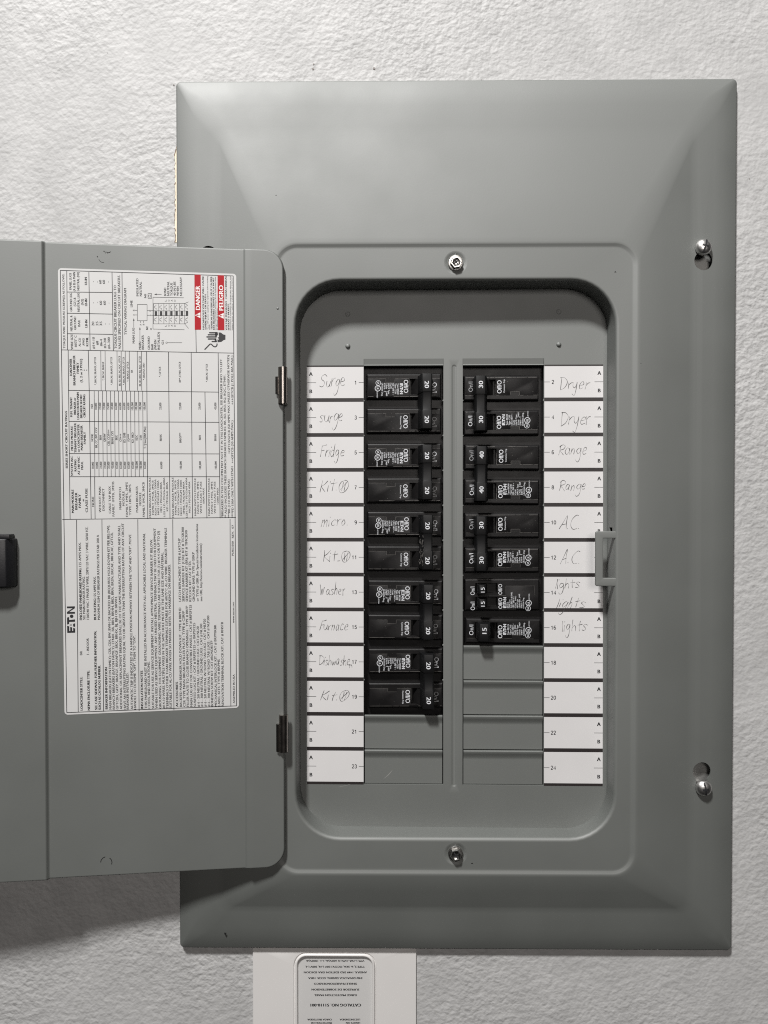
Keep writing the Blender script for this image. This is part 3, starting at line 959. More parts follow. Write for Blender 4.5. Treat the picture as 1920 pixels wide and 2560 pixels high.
for t, cx, y0, y1, h, b in (
        ("LOADCENTER STYLE:", 220, 1920, 1632, 20, 1), ("BR", 217, 1443, 1408, 20, 0), ("NEMA ENCLOSURE TYPE:", 282, 1920, 1578, 20, 1), ("1 - INDOOR", 275, 1438, 1298, 20, 0),
        ("ENCLOSED PANELBOARD RATING:", 212, 1140, 690, 20, 1), ("125 AMPS MAX.", 207, 678, 470, 20, 0), ("SEE MAIN BREAKER RATING.", 241, 1137, 765, 20, 0),
        ("120/240 VAC 1 PHASE 3 WIRE, 208Y/120 VAC 3 WIRE, 50/60 HZ.", 271, 1135, 335, 20, 0), ("BUS RATING:", 337, 1138, 950, 20, 1), ("125 AMPS MAX.", 335, 942, 765, 20, 0), ("MAXIMUM SUM OF BREAKER RATINGS PER STAB: 200 A", 366, 1137, 405, 20, 0),
        ("SEE CASE SIDEWALL FOR FURTHER INFORMATION,", 343, 1915, 1235, 20, 1), ("SUCH AS CATALOG NUMBER.", 376, 1915, 1532, 20, 1),
        ("BREAKER INFORMATION", 435, 1910, 1550, 20, 1),
        ("MAIN BREAKERS (EATON FAMILY): CSR, CSH, BW, BWH OR BACKFED BR (REQUIRES HOLD-DOWN KIT PER BELOW).", 461, 1912, 320, 20, 0),
        ("BRANCH BREAKERS (EATON FAMILY): ETN01, BR, BRH, BRHH, BRD, BRN, BRSN, BRCAF, BRHCAF, GFTCB,", 491, 1912, 385, 20, 0),
        ("GFTCBH, GFEP, BRAFGF, BRHAFGF, BRX, BRHX, BJ, BJH OR BRWH.", 524, 1912, 935, 20, 0),
        ("ADDITIONAL OR REPLACEMENT BREAKERS SHALL BE OF THE SAME MANUFACTURER AND TYPE AND SHALL", 554, 1912, 322, 20, 0),
        ("HAVE AN INTERRUPTING RATING EQUAL TO OR GREATER THAN THE INTERRUPTING RATING OF ANY CIRCUIT", 586, 1912, 305, 20, 0),
        ("BREAKER INSTALLED.", 618, 1912, 1595, 20, 0), ("AUTOMATIC TRIP IS INDICATED BY A HANDLE POSITION MIDWAY BETWEEN THE \"ON\" AND \"OFF\". MOVE", 648, 1912, 402, 20, 0), ("HANDLE TO EXTREME \"OFF\", THEN TO \"ON\".", 680, 1912, 1275, 20, 0),
        ("INSTALLATION NOTES", 742, 1905, 1578, 20, 1),
        ("THIS PANELBOARD MUST BE INSTALLED IN ACCORDANCE WITH ALL APPLICABLE LOCAL AND NATIONAL", 769, 1905, 390, 20, 0), ("CODES, AND REGULATIONS.", 802, 1905, 1500, 20, 0),
        ("SUITABLE FOR USE AS SERVICE EQUIPMENT. INSTALL APPROPRIATE SERVICE BARRIER KIT BELOW.", 831, 1905, 440, 20, 0), ("WHEN USED AS SERVICE EQUIPMENT, ANY UNUSED NEUTRAL TERMINALS MAY BE USED FOR EQUIPMENT", 861, 1905, 348, 20, 0),
        ("GROUNDING. FOR EQUIPMENT GROUNDING, WIRE TERMINALS ARE SUITABLE FOR (1) #14-4 OR UP TO (3)", 893, 1905, 372, 20, 0), ("#14-10 WIRES. MULTIPLE WIRES IN THE SAME HOLE MUST BE THE SAME SIZE AND MATERIAL.", 925, 1903, 552, 20, 0),
        ("TERMINALS OTHER THAN BREAKER TERMINALS SUITABLE FOR 60/75°C AL-CU WIRE. BREAKER TERMINALS", 955, 1903, 345, 20, 0), ("SUITABLE FOR AL-CU WIRE WHEN SO MARKED. REFER TO MARKINGS ON BREAKERS.", 985, 1900, 660, 20, 0),
        ("ACCESSORIES", 1045, 1890, 1675, 20, 1),
        ("BACKFED MAIN BREAKER HOLD DOWN KIT : TYPE # BRPHD", 1075, 1890, 1033, 20, 0), ("CSR TYPE MAIN BREAKER FILLER PLATE : TYPE # CSRFP", 1105, 1890, 1060, 20, 0), ("FILLER PLATE TO CLOSE BRANCH OPENINGS : TYPE # BRFP", 1135, 1890, 1017, 20, 0), ("MAIN LUG KIT FOR CONVERTIBLE PANELS : CAT # BRPSF125", 1166, 1890, 1010, 20, 0),
        ("SUBFEED LUG KIT : CAT # BRPSF125 or BRPSF225", 1197, 1890, 1165, 20, 0), ("# 6 - 2/0 NEUTRAL / GROUND LUGS : CAT # NL20", 1228, 1890, 1195, 20, 0), ("# 6 - 300 NEUTRAL / GROUND LUGS : CAT # NL300", 1257, 1888, 1172, 20, 0), ("# 6 - 2/0 NEUTRAL W/ BOND TAB LUGS : CAT # NLP20", 1287, 1888, 1130, 20, 0),
        ("# 6 - 300 NEUTRAL W/ BOND TAB LUGS : CAT # NLP300", 1318, 1888, 1102, 20, 0), ("BONDING SCREW KIT: CAT #BONDKITP", 1347, 1888, 1318, 20, 0), ("MECHANICAL INTERLOCK KIT : CAT # BRPMIKBR", 1378, 1886, 1182, 20, 0), ("LABEL KITS: TYPE # BRPMS", 1407, 1884, 1480, 20, 0), ("RENOVATION TERMINAL BLOCK KIT: CAT # RNSTB", 1438, 1884, 1158, 20, 0),
        ("LATCH REPLACMENT: TYPE # LATCHP", 1068, 980, 435, 20, 0), ("SERVICE BARRIER KIT (CSR): KIT # TICSR300", 1098, 980, 338, 20, 0), ("SERVICE BARRIER KIT (BR): KIT # TIMCB3/0", 1128, 980, 365, 20, 0), ("KEYLOCK KIT: CAT # TDL", 1158, 980, 628, 20, 0), ("GROUND BARS: TYPE # GBKP", 1188, 980, 555, 20, 0), ("or TYPE # GBK (for Special Installation Instructions", 1220, 978, 310, 20, 0), ("see URL http:\\\\eaton.com\\instructions)", 1252, 978, 480, 20, 0),
        ("ASSEMBLED IN USA", 1537, 1860, 1610, 17, 0), ("www.eaton.com", 1532, 1165, 985, 17, 0), ("PUB53500", 1527, 583, 460, 17, 0), ("REV.  07", 1527, 432, 318, 17, 0)):
    lput(tx, Z, t, cx, y0, y1, h, 0.05 if b else 0.022)
tx.build('printed_text', INK, lab, M=LOFF, fix=False)['kind'] = 'stuff'


def logo(mb, p, ang, cap, length, y):
    """the maker's block wordmark: E A T . N with the A cut out between its neighbours"""
    ca, sa = math.cos(rad(ang)), math.sin(rad(ang))

    def T(u, v):
        u, v = u * length, v * cap
        return (p[0] + u * ca - v * sa, p[1] + u * sa + v * ca)
    for q in ([(0, 0), (.07, 0), (.07, 1), (0, 1)], [(.07, .74), (.245, .74), (.27, 1), (.07, 1)], [(.07, .38), (.205, .38), (.225, .62), (.07, .62)], [(.07, 0), (.16, 0), (.19, .25), (.07, .25)],
              [(.215, 0), (.36, 0), (.335, .25), (.24, .25)], [(.265, .45), (.325, .45), (.295, .74)], [(.335, .74), (.60, .74), (.58, 1), (.315, 1)], [(.415, 0), (.505, 0), (.485, .74), (.415, .74)],
              [(.72, 0), (.79, 0), (.79, 1), (.72, 1)], [(.93, 0), (1, 0), (1, 1), (.93, 1)], [(.79, .72), (.79, 1), (.93, .28), (.93, 0)]):
        mb.poly([T(*k) for k in q], y)
    c = T(.625, .42)
    mb.disc(c[0], c[1], .23 * cap, y, 14)


lg = MB()
a, b = dp(zp2(166, 1250)), dp(zp2(163, 1022))
d = b - a
logo(lg, a, math.degrees(math.atan2(d.y, d.x)), 62 / 3.4563 / 3.47, d.length, -NL - .05)
lg.build('maker_logo', INK, lab, M=LOFF)

# danger banners
Z = zp1
for x0, x1, y0, y1, word, cx, a, b in ((1197, 1251, 568, 92, 'DANGER', 1226, 396, 190), (1397, 1453, 572, 98, 'PELIGRO', 1427, 401, 185)):
    bb = MB()
    q = [dp(zp1(*k)) for k in ((x0 + 2, y0), (x1 + 2, y0), (x1 - 1, y1), (x0 - 1, y1))]
    bb.poly([(k.x, k.y) for k in q], -NL - .06)
    ban = bb.build('danger_banner', RED, lab, M=LOFF, label='red banner reading ' + word)
    wt = MB()
    lput(wt, Z, word, cx, a, b, 36, 0.035, -NL - .10)
    wt.build('banner_lettering', WHITEINK, ban)
    wt = MB()
    tr = [dp(zp1(*k)) for k in ((x0 + 4, a + 47), (x1 - 4, a + 72), (x1 - 4, a + 22))]
    wt.poly([(k.x, k.y) for k in tr], -NL - .10)
    wt.build('warning_triangle', WHITEINK, ban)
    ex = MB()
    lput(ex, Z, '!', (x0 + x1) / 2 + 5, a + 51, a + 43, 32, 0.03, -NL - .13)
    ex.build('warning_mark', RED, ban)

# shocked hand symbol
hd = MB()


def zp8(x, y):
    return 470 + x / 9.6143, 670 + y / 9.6143


def hpoly(pts, y=-NL - .06):
    q = [dp(zp8(*k)) for k in pts]
    hd.poly([(k.x, k.y) for k in q], y)


for x0, x1, y0, y1 in ((505, 700, 1540, 1572), (472, 690, 1590, 1620), (440, 680, 1640, 1672), (472, 680, 1690, 1722), (565, 690, 1752, 1782)):
    r = (y1 - y0) / 2
    hpoly([(x1, y0), (x1, y1)] + [(x0 + r - r * math.sin(rad(t)), (y0 + y1) / 2 + r * math.cos(rad(t))) for t in range(0, 181, 30)])
hpoly([(650, 1542), (712, 1542), (722, 1600), (700, 1630), (676, 1690), (660, 1652), (648, 1600)])
hpoly([(676, 1692), (700, 1782), (655, 1782), (640, 1740), (640, 1690)])
hpoly([(735, 1548), (790, 1552), (850, 1598), (900, 1608), (900, 1722), (862, 1728), (800, 1775), (712, 1785), (705, 1720), (742, 1722), (735, 1700), (712, 1665), (745, 1665)])
pts = [(398, 1962), (440, 1920), (490, 1868), (525, 1832), (552, 1826), (580, 1850), (610, 1882), (650, 1896), (682, 1880), (698, 1850), (697, 1815)]
hd.ribbon([dp(zp8(*k)) for k in pts], 26 / 9.6143 / 3.47, -NL - .06)
hd.build('shock_hand_symbol', INK, lab, M=LOFF)

# wiring diagram
wd = MB()


def dl(x0, y0, x1, y1, t=1.0):
    lline(wd, zp1, (x0, y0), (x1, y1), t)


def drect(x0, x1, y0, y1, t=1.0):
    dl(x0, y0, x1, y0, t)
    dl(x1, y0, x1, y1, t)
    dl(x1, y1, x0, y1, t)
    dl(x0, y1, x0, y0, t)


drect(703, 787, 490, 350)
for y in (440, 400):
    dl(682, y, 703, y)
    dl(787, y + 3, 806, y + 3)
    dl(822, y + 3, 843, y + 3)
    dl(843, y + 4, 1140, y + 6, .9)
for x in (731, 757):
    dl(x, 508, x, 491)
for x in (843, 888, 932, 977, 1022, 1067, 1112):
    dl(x, 517, x, 341, .9)
    p = [dp(zp1(*k)) for k in ((x + 10, 449), (x + 30, 449), (x + 30, 408), (x + 10, 408))]
    wd.poly([(k.x, k.y) for k in p], -NL - .05)
    for s, y0 in ((1, 500), (-1, 352)):
        q = [(x + 20, y0), (x + 22, y0 - s * 8), (x + 8, y0 - s * 14), (x + 8, y0 - s * 26), (x + 24, y0 - s * 32), (x + 22, y0 - s * 42)]
        wd.ribbon([dp(zp1(*k)) for k in q], .25, -NL - .05)
for y in (517, 341):
    dl(843, y, 1112, y, .9)
    dl(1112, y, 1138, y + (16 if y < 400 else -14), .9)
    dl(1112, y, 1145, y + (-14 if y < 400 else 40), .9)
dl(838, 285, 838, 562)
dl(838, 287, 1105, 292)
dl(838, 562, 1110, 568)
drect(795, 826, 297, 255)
drect(800, 818, 286, 268, .8)
dl(912, 262, 862, 262)
dl(672, 548, 672, 486)
dl(725, 668, 725, 560)
for x, y, vx, vy in ((672, 468, 0, -1), (725, 544, 0, -1), (848, 262, -1, 0)):
    p = [(x, y), (x - vx * 22 + vy * 7, y - vy * 22 + vx * 7), (x - vx * 22 - vy * 7, y - vy * 22 - vx * 7)]
    wd.poly([tuple(dp(zp1(*k))) for k in p], -NL - .05)
for x, y in ((821, 562), (955, 680)):
    c = dp(zp1(x, y))
    wd.disc(c.x, c.y, .62, -NL - .05, 12, .42)
dl(962, 680, 1090, 680)
for s, x, y in (('A', 672, 440), ('B', 672, 400), ('A', 731, 525), ('B', 757, 522), ('A', 814, 443), ('B', 814, 403)):
    lput(wd, zp1, s, x, y + 6, y - 6, 14, .01)
for y in (533, 316):
    for ch, x in zip('LOAD', (948, 975, 1001, 1027)):
        lput(wd, zp1, ch, x, y + 7, y - 7, 15, .004)
wd.build('wiring_diagram', INK, lab, M=LOFF, fix=False)['kind'] = 'stuff'

# ================================================================ CIRCUIT DIRECTORY STRIPS
HW = {  # pencil letters as strokes: x-height 1, capitals about 1.8
    'S': [[(.95, 1.45), (.6, 1.75), (.2, 1.5), (.2, 1.1), (.65, .75), (.7, .25), (.35, 0), (0, .15)]],
    's': [[(.6, .85), (.3, 1), (.1, .75), (.35, .5), (.5, .2), (.25, 0), (0, .1)]],
    'u': [[(0, .9), (.03, .3), (.25, .02), (.5, .3), (.58, .9), (.58, .3), (.68, .02)]],
    'r': [[(0, .95), (.05, .5), (.06, 0)], [(.06, .55), (.25, .9), (.5, .95)]],
    'g': [[(.6, .85), (.3, .98), (.05, .55), (.25, .15), (.55, .5), (.62, .95), (.62, .1), (.5, -.7), (.2, -1.0), (-.05, -.7)]],
    'e': [[(.05, .48), (.5, .62), (.45, .95), (.18, .92), (.03, .45), (.2, .05), (.6, .15)]],
    'F': [[(.12, 1.7), (.08, .8), (0, 0)], [(.05, 1.62), (.45, 1.7), (.85, 1.85)], [(.08, .9), (.55, 1.0)]],
    'i': [[(0, .95), (.02, .4), (.04, 0)], [(.06, 1.4), (.08, 1.52)]],
    'd': [[(.55, .85), (.25, .95), (.02, .45), (.25, .02), (.55, .45)], [(.62, 1.8), (.58, .8), (.62, 0)]],
    'K': [[(.05, 1.75), (.08, .9), (.12, 0)], [(.75, 1.7), (.4, 1.15), (.12, .85), (.45, .4), (.85, .02)]],
    't': [[(.3, 1.55), (.28, .7), (.32, 0)], [(0, .95), (.35, 1.0), (.68, 1.08)]],
    'm': [[(0, 1), (.05, .5), (.05, 0)], [(.05, .55), (.25, .98), (.38, .6), (.4, 0)], [(.4, .55), (.62, .98), (.78, .6), (.8, 0)]],
    'n': [[(0, .95), (.04, .5), (.04, 0)], [(.04, .55), (.3, .95), (.48, .55), (.5, 0)]],
    'c': [[(.55, .85), (.3, .98), (.04, .5), (.2, .05), (.6, .15)]],
    'o': [[(.3, .98), (.04, .55), (.25, .02), (.55, .4), (.35, .98), (.25, .95)]],
    'W': [[(0, 1.6), (.1, .8), (.22, 0), (.42, 1.0), (.6, .05), (.8, .9), (.95, 1.2)]],
    'w': [[(0, .95), (.12, .05), (.3, .8), (.46, .05), (.65, .95)]],
    'a': [[(.5, .85), (.25, .95), (.03, .45), (.22, .02), (.5, .45), (.52, .9), (.52, .3), (.62, 0)]],
    'h': [[(0, 1.8), (.03, .9), (.04, 0)], [(.04, .5), (.28, .92), (.48, .55), (.5, 0)]],
    'D': [[(.05, 1.7), (.1, .9), (.12, 0)], [(-.1, 1.62), (.4, 1.65), (.9, 1.1), (.7, .35), (.12, -.05)]],
    'y': [[(0, .95), (.08, .4), (.3, .15), (.52, .55), (.58, .95), (.55, -.2), (.4, -1.0), (.1, -.8)]],
    'R': [[(.05, 1.65), (.1, .8), (.08, 0)], [(-.1, 1.4), (.3, 1.75), (.7, 1.5), (.55, 1.05), (.12, .85), (.45, .45), (.8, .02)]],
    'A': [[(0, 0), (.25, .9), (.5, 1.75), (.62, .9), (.78, .1)], [(.15, .55), (.72, .7)]],
    'C': [[(.85, 1.55), (.55, 1.6), (.15, 1.1), (.1, .5), (.4, .05), (.8, .1)]],
    'l': [[(.05, 1.6), (.06, .8), (.05, 0)]],
    '.': [[(.05, .02), (.12, .06)]],
    '-': [[(0, .12), (.35, .15)]],
    'Q': [[(.55, 1.45), (.15, 1.25), (.0, .6), (.25, -.15), (.75, -.05), (1.05, .7), (.9, 1.35), (.5, 1.5)], [(.38, 1.2), (.4, .6), (.38, .05)], [(.68, 1.2), (.7, .6), (.66, .0)], [(.2, .2), (.5, .7), (.9, 1.3)]],
    ' ': [],
}
ADV = {'S': 1.0, 'F': .75, 'i': .28, 'K': .9, 't': .72, 'm': 1.0, 'W': 1.1, 'w': .82, 'D': 1.0, 'R': .95, 'A': .85, 'C': 1.0, 'l': .3, '.': .35, '-': .5, 'Q': 1.15, 'o': .72, ' ': .35, 'r': .6, 's': .72}


def smooth_line(p, n=5):
    if len(p) < 3:
        return p
    out = []
    for i in range(len(p) - 1):
        p0, p1, p2, p3 = p[max(0, i - 1)], p[i], p[i + 1], p[min(len(p) - 1, i + 2)]
        for k in range(n):
            t = k / n
            out.append(tuple(0.5 * ((2 * b) + (c - a) * t + (2 * a - 5 * b + 4 * c - d) * t * t + (-a + 3 * b - 3 * c + d) * t ** 3) for a, b, c, d in zip(p0, p1, p2, p3)))
    out.append(p[-1])
    return out


def write(mb, word, x0, x1, zbase, xh, y, slant=0.08, wdt=0.41, drift=0.0):
    tot = sum(ADV.get(c, .78) for c in word)
    s = (x1 - x0) / tot
    x = x0
    for c in word:
        jz = random.uniform(-.10, .10)
        jw = random.uniform(.84, 1.10)
        jh = random.uniform(.88, 1.14)
        jr = random.uniform(-.10, .10)
        for strk in HW[c]:
            q = [(x + (u * jw + v * (slant + jr)) * s + random.uniform(-.03, .03) * s, zbase + (v * jh + jz + random.uniform(-.03, .03)) * xh + (x - x0) * drift) for u, v in strk]
            q = smooth_line(q)
            if len(q) == 2:
                w_ = [wdt, wdt * .8]
            else:
                ph = random.random() * 6
                w_ = [wdt * (.72 + .36 * math.sin(ph + i * .45)) for i in range(len(q))]
            mb.ribbon(q, w_, y)
        x += ADV.get(c, .78) * s


# words: (row, word, px x0, x1, baseline px, x-height px)
LEFT = [(0, 'surge', 'Surge', 799, 865, 969, 17), (1, 'surge', 'surge', 800, 860, 1056, 17), (2, 'fridge', 'Fridge', 802, 863, 1143, 15), (3, 'kitchen', 'Kit.Q', 799, 872, 1230, 15),
        (4, 'microwave', 'micro.', 803, 874, 1317, 15), (5, 'kitchen', 'Kit-Q', 807, 877, 1404, 15), (6, 'washer', 'Washer', 801, 866, 1489, 14), (7, 'furnace', 'Furnace', 800, 872, 1577, 13),
        (8, 'dishwasher', 'Dishwashe', 798, 878, 1664, 13), (9, 'kitchen', 'Kit.Q', 799, 874, 1752, 14)]
RIGHT = [(0, 'dryer', 'Dryer', 1397, 1470, 976, 16), (1, 'dryer', 'Dryer', 1398, 1474, 1065, 17), (2, 'range', 'Range', 1393, 1466, 1140, 14), (3, 'range', 'Range', 1395, 1464, 1228, 14),
         (4, 'air conditioner', 'A.C.', 1396, 1450, 1325, 19), (5, 'air conditioner', 'A.C.', 1399, 1450, 1409, 19), (6, 'lights', 'lights', 1386, 1449, 1471, 13), (7, 'lights', 'lights', 1403, 1465, 1577, 14)]


def directory(side, x0, x1, words, numbers, label):
    root = thing('circuit_directory', label, 'directory label', DF @ Matrix.Translation(((x0 + x1) / 2, 0, -152.4)), 'circuit directory strips')
    T = Matrix.Translation((-(x0 + x1) / 2, 0, 152.4))
    m = MB()
    m.box(x0, x1, -0.10, 0.02, -152.3, 152.3)
    m.build('black_backing_strip', STRIPBLK, root, M=T)
    byrow = {}
    for q in words:
        byrow.setdefault(q[0], []).append(q)
    for k in range(12):
        zt = 151.15 - PITCH * k
        zb = zt - 22.6
        m = MB()
        m.box(x0, x1, -0.16, -0.11, zb, zt)
        said = ' and '.join('"' + q[2].replace('Q', ' II') + '"' for q in byrow.get(k, []))
        f = m.build('directory_field', PAPER, root, M=T, label=('field ' + str(numbers[k]) + ' pencilled ' + said) if said else 'field ' + str(numbers[k]) + ' left blank')
        p = MB()
        zA, zB, zM = zt - 17.0 / 3.437, zt - 60.2 / 3.437, zt - 39.0 / 3.437
        xa = x0 + 10.2 / 3.437 if side < 0 else x1 - 9.6 / 3.437
        for ch, z in (('A', zA), ('B', zB)):
            put(p, ch, (xa, z - 1.4), 0, 2.8, -0.19, align='c', bold=0.05, res=3)
            p.build('printed_letter', INK, f)
            p = MB()
        num = str(numbers[k])
        if side < 0:
            number(p, num, x0 + 125 / 3.437, zM - 1.4, 2.8, -0.19, 'r')
            tick = ((x0, x0 + 23.3 / 3.437), (x1 - 12 / 3.437, x1))
        else:
            number(p, num, x0 + 18.2 / 3.437 - (0 if len(num) == 1 else .4), zM - 1.4, 2.8, -0.19, 'l')
            tick = ((x0, x0 + 13.5 / 3.437), (x1 - 21.5 / 3.437, x1))
        p.build('printed_number', INK, f)
        for a, b in tick:
            p = MB()
            p.ribbon([(a, zM), (b, zM)], 0.32, -0.19)
            p.build('tick_mark', INK, f)
        if k in byrow:
            hwm = MB()
            for r, what, wv, a, b, base, xh in byrow[k]:
                write(hwm, wv, fx(a), fx(b), fz(base + 1), 1.12 * xh / 3.437, -0.20, slant=random.uniform(.10, .26), drift=random.uniform(-.03, .06))
            if side < 0 and k == 8:
                write(hwm, 'n', fx(875), fx(884), fz(1671), 9 / 3.437, -0.20)
            hwm.build('handwriting', PENCIL, f)
    return root


random.seed(21)
RIGHT2 = list(RIGHT) + []
RIGHT2.insert(7, (6, 'lights', 'lights', 1389, 1461, 1519, 13))
directory(-1, -107.1, LO[0] - .15, LEFT, list(range(1, 24, 2)), 'white directory strip with odd circuit numbers left of the breakers, pencilled Surge, Fridge, Washer')
directory(1, RO[1] + .25, 107.1, RIGHT2, list(range(2, 25, 2)), 'white directory strip with even circuit numbers right of the breakers, pencilled Dryer, Range, lights')
# faint strip of ghosted print on the right recess wall stays a reflection: nothing is painted there

# ================================================================ BREAKERS
DB = -3.0            # boss face lies this far in front of the dead front (negative: behind)
HT = 9.0             # handle top in front of the dead front


def boss_mesh(hv, slots, seam, name='pole_housing'):
    """one moulded pole: shoulder, raised face with handle slots; y = -front, origin on the dead front plane"""
    m = MB()
    yf = -DB
    # shoulder block
    m.box(-28.3, 28.3, yf + 8, yf + 40, -hv - 2.6, hv + 2.6)
    body = m.mesh(name + '_shoulder', BLACK, smooth=30, bevel=(0.5, 2))
    ui, vi = 26.2, hv - 1.35
    us = sorted({-ui, ui, *[s for q in slots for s in q[:2]]})
    vs = sorted({-vi, vi, *[s for q in slots for s in q[2:]]})
    m = MB()

    def hole(u, v):
        return any(a < u < b and c < v < d for a, b, c, d in slots)
    for i in range(len(us) - 1):
        for k in range(len(vs) - 1):
            if hole((us[i] + us[i + 1]) / 2, (vs[k] + vs[k + 1]) / 2):
                continue
            m.quad((us[i], yf, vs[k]), (us[i + 1], yf, vs[k]), (us[i + 1], yf, vs[k + 1]), (us[i], yf, vs[k + 1]))
    m.loft([[(-a, y, -b), (a, y, -b), (a, y, b), (-a, y, b)] for a, b, y in ((ui, vi, yf), (ui + .35, hv - .75, yf + .2), (ui + .7, hv - .3, yf + .5), (ui + 1, hv, yf + 1.1), (ui + 1.05, hv + .1, yf + 9))])
    for a, b, c, d in slots:
        for v in (c, d):
            m.quad((a, yf, v), (b, yf, v), (b, yf + 9, v), (a, yf + 9, v))
        for u in (a, b):
            m.quad((u, yf, c), (u, yf, d), (u, yf + 9, d), (u, yf + 9, c))
        m.quad((a, yf + 9, c), (b, yf + 9, c), (b, yf + 9, d), (a, yf + 9, d))
    me = m.mesh(name, BLACK)
    bm = bmesh.new()
    bm.from_mesh(me)
    bm.from_mesh(body)
    for f in bm.faces:
        f.smooth = True
    for e in bm.edges:
        if len(e.link_faces) == 2 and e.calc_face_angle(0) > rad(32):
            e.smooth = False
    bm.to_mesh(me)
    bm.free()
    return me


def plate_mesh(pts, name='face_plate'):
    """separate half of the moulding: a plate 0.3 mm proud with a fine bevelled edge"""
    m = MB()
    yf = -DB
    ctr = [[(p[0], yf + .05, p[1]) for p in pts], [(p[0], yf - .28, p[1]) for p in pts]]
    m.loft(ctr, cap1=True)
    return m.mesh(name, BLACK, smooth=30, bevel=(0.12, 2))


def seam_ribbon(pts, wd=.22):
    m = MB()
    for i in range(len(pts) - 1):
        a, b = Vector(pts[i]), Vector(pts[i + 1])
        L = (b - a).length
        t0 = 0.0
        while t0 < L:                       # broken, uneven wear and painted edge highlight along the parting line
            t1 = min(L, t0 + random.uniform(3.0, 9.0))
            if random.random() < .85:
                p, q = a + (b - a) * (t0 / L), a + (b - a) * (t1 / L)
                m.ribbon([p, (p + q) / 2, q], [wd * random.uniform(.5, 1.0), wd * random.uniform(.7, 1.1), wd * random.uniform(.4, 1.0)], DB * -1 - .32)
            t0 = t1 + random.uniform(0, .6)
    return m


def handle_mesh(v0, v1, u0=10.0, u1=20.4, top=HT, mid=None, lean=1.4):
    m = MB()
    pf = [(u0, -DB + 6), (u0 + .2, -DB - 1.0), (u0 + 2.0 + lean * .3, -top + .8), (u0 + 2.9 + lean * .3, -top), (u1 - .9, -top - .1), (u1 - .2, -top + 1.2), (u1, -DB + 6)]
    zs = [v0, v1] if not mid else [v0, mid[0], mid[0], mid[1], mid[1], v1]
    rings = []
    for i, z in enumerate(zs):
        ins = .35 if mid and i in (2, 3) else 0
        rings.append([(u + (ins if u < (u0 + u1) / 2 else -ins), y + ins if y < 0 else y, z) for u, y in pf])
    m.loft(rings, True, True)
    return m.mesh('handle', HANDLE, smooth=35, bevel=(0.35, 2))


def pill(mb, c, r, y, word, ang, wdt=.30):
    mb.disc(c[0], c[1], r, y, 20, r - wdt)
    put(mb, word, (c[0] - (.35 * r) * math.cos(rad(ang + 90)), c[1] - (.35 * r) * math.sin(rad(ang + 90))), ang, .72 * r, y, align='c', bold=.03)


S = 3.45


def spec_print(rating, off=(0, 0), extra=None, on=True, offsize=None):
    """lettering on a lettered pole, left-hand orientation: reads downwards, letter tops to the right"""
    m = MB()
    yp = -DB - .34
    ox, oz = off

    def T(text, px0, px1, py0, py1=None, b=0.0, res=2):
        u = (px0 - 1009.3) / S + ox
        v = (964.2 - py0) / S + oz
        put(m, text, (u, v), -90, (px1 - px0) / S, yp, length=((py1 - py0) / S if py1 else None), bold=b, res=res)
    T('Off/O', *(offsize or (1009, 1020.6, 948.3, 980.5)), .012, 3)
    u, v = (999.2 - 1009.3) / S + ox, (964.2 - 957) / S + oz
    logo(m, (u, v), -90, 7.6 / S, 27 / S, yp)
    for t, a, b, y0, y1 in (extra or (('Type BR2' + rating, 992.5, 996.8, 957, 984.5), ('Type C2' + rating, 986.3, 990.6, 957, 982.5), ('120 / 240 V ~', 980.4, 984.6, 957, 986), ('Cu/Al', 975, 979, 957, 969.5),
                            ('HACR Type', 969.5, 973.5, 957, 983.5), ('2 Pole    J-469', 964, 968, 957, 988.5), ('E7819 - T', 958.8, 962.8, 957, 979), ('LR43556 Dng.', 953, 957, 956, 988.5))):
        T(t, a, b, y0, y1, .018)
    pill(m, ((944.8 - 1009.3) / S + ox, (964.2 - 955.7) / S + oz), 6.6 / S, yp, 'SA', -90)
    pill(m, ((943.5 - 1009.3) / S + ox, (964.2 - 969.2) / S + oz), 7.6 / S, yp, 'UL', -90, .42)
    T('LISTED', 940.8, 943.6, 977.2, 992.5, .02)
    if on:
        T('On/I', 1081.3, 1092.3, 955, 981, .004, 3)
    return m


def common_print(off=(0, 0)):
    m = MB()
    yp = -DB - .34

    def T(text, px0, px1, py0, py1, b=0.0, res=2):
        put(m, text, ((px0 - 1009.3) / S + off[0], (1050.6 - py0) / S + off[1]), -90, (px1 - px0) / S, yp, length=(py1 - py0) / S, bold=b, res=res)
    T('Off/O', 1007.8, 1019.4, 1036.8, 1069.2, .012, 3)
    T('Common Trip', 999.6, 1003.6, 1038.5, 1071.5, .02)
    return m


def on_print(z, m=None, u=1081.0, y0=-9.2, y1=16.0):
    m = m or MB()
    put(m, 'On/I', ((u - 1009.3) / S, z - y0 / S), -90, 11 / S, -DB - .34, length=(y1 - y0) / S, bold=.002, res=3)
    return m


PP = 25.15           # pole pitch
HB = 9.2
SLOT = (4.0, 20.0, -6.2, 5.3)
PLATE = [(-26.0, -7.7), (26.0, -7.7), (26.0, 5.3), (20.1, 5.3), (20.1, -6.3), (3.9, -6.3), (3.9, 5.3), (-6.5, 5.3), (-6.5, 2.7), (-13.1, 2.7), (-13.1, 5.3), (-26.0, 5.3)]
SEAMP = [[(-26.3, 5.3), (-13.1, 5.3), (-13.1, 2.7), (-6.5, 2.7), (-6.5, 5.3), (3.9, 5.3), (3.9, -3.0)], [(20.2, 5.3), (26.2, 5.3)]]
LOWGLINT = [(-26.0, -7.65), (26.0, -7.65)]  # highlight of the lower edge, painted as a pale line
pole_me = boss_mesh(HB, [SLOT], None)
plate_me = plate_mesh(PLATE)
tie_me = handle_mesh(-PP / 2 - 6.9, PP / 2 + 6.9, mid=(-6.4, 6.6))
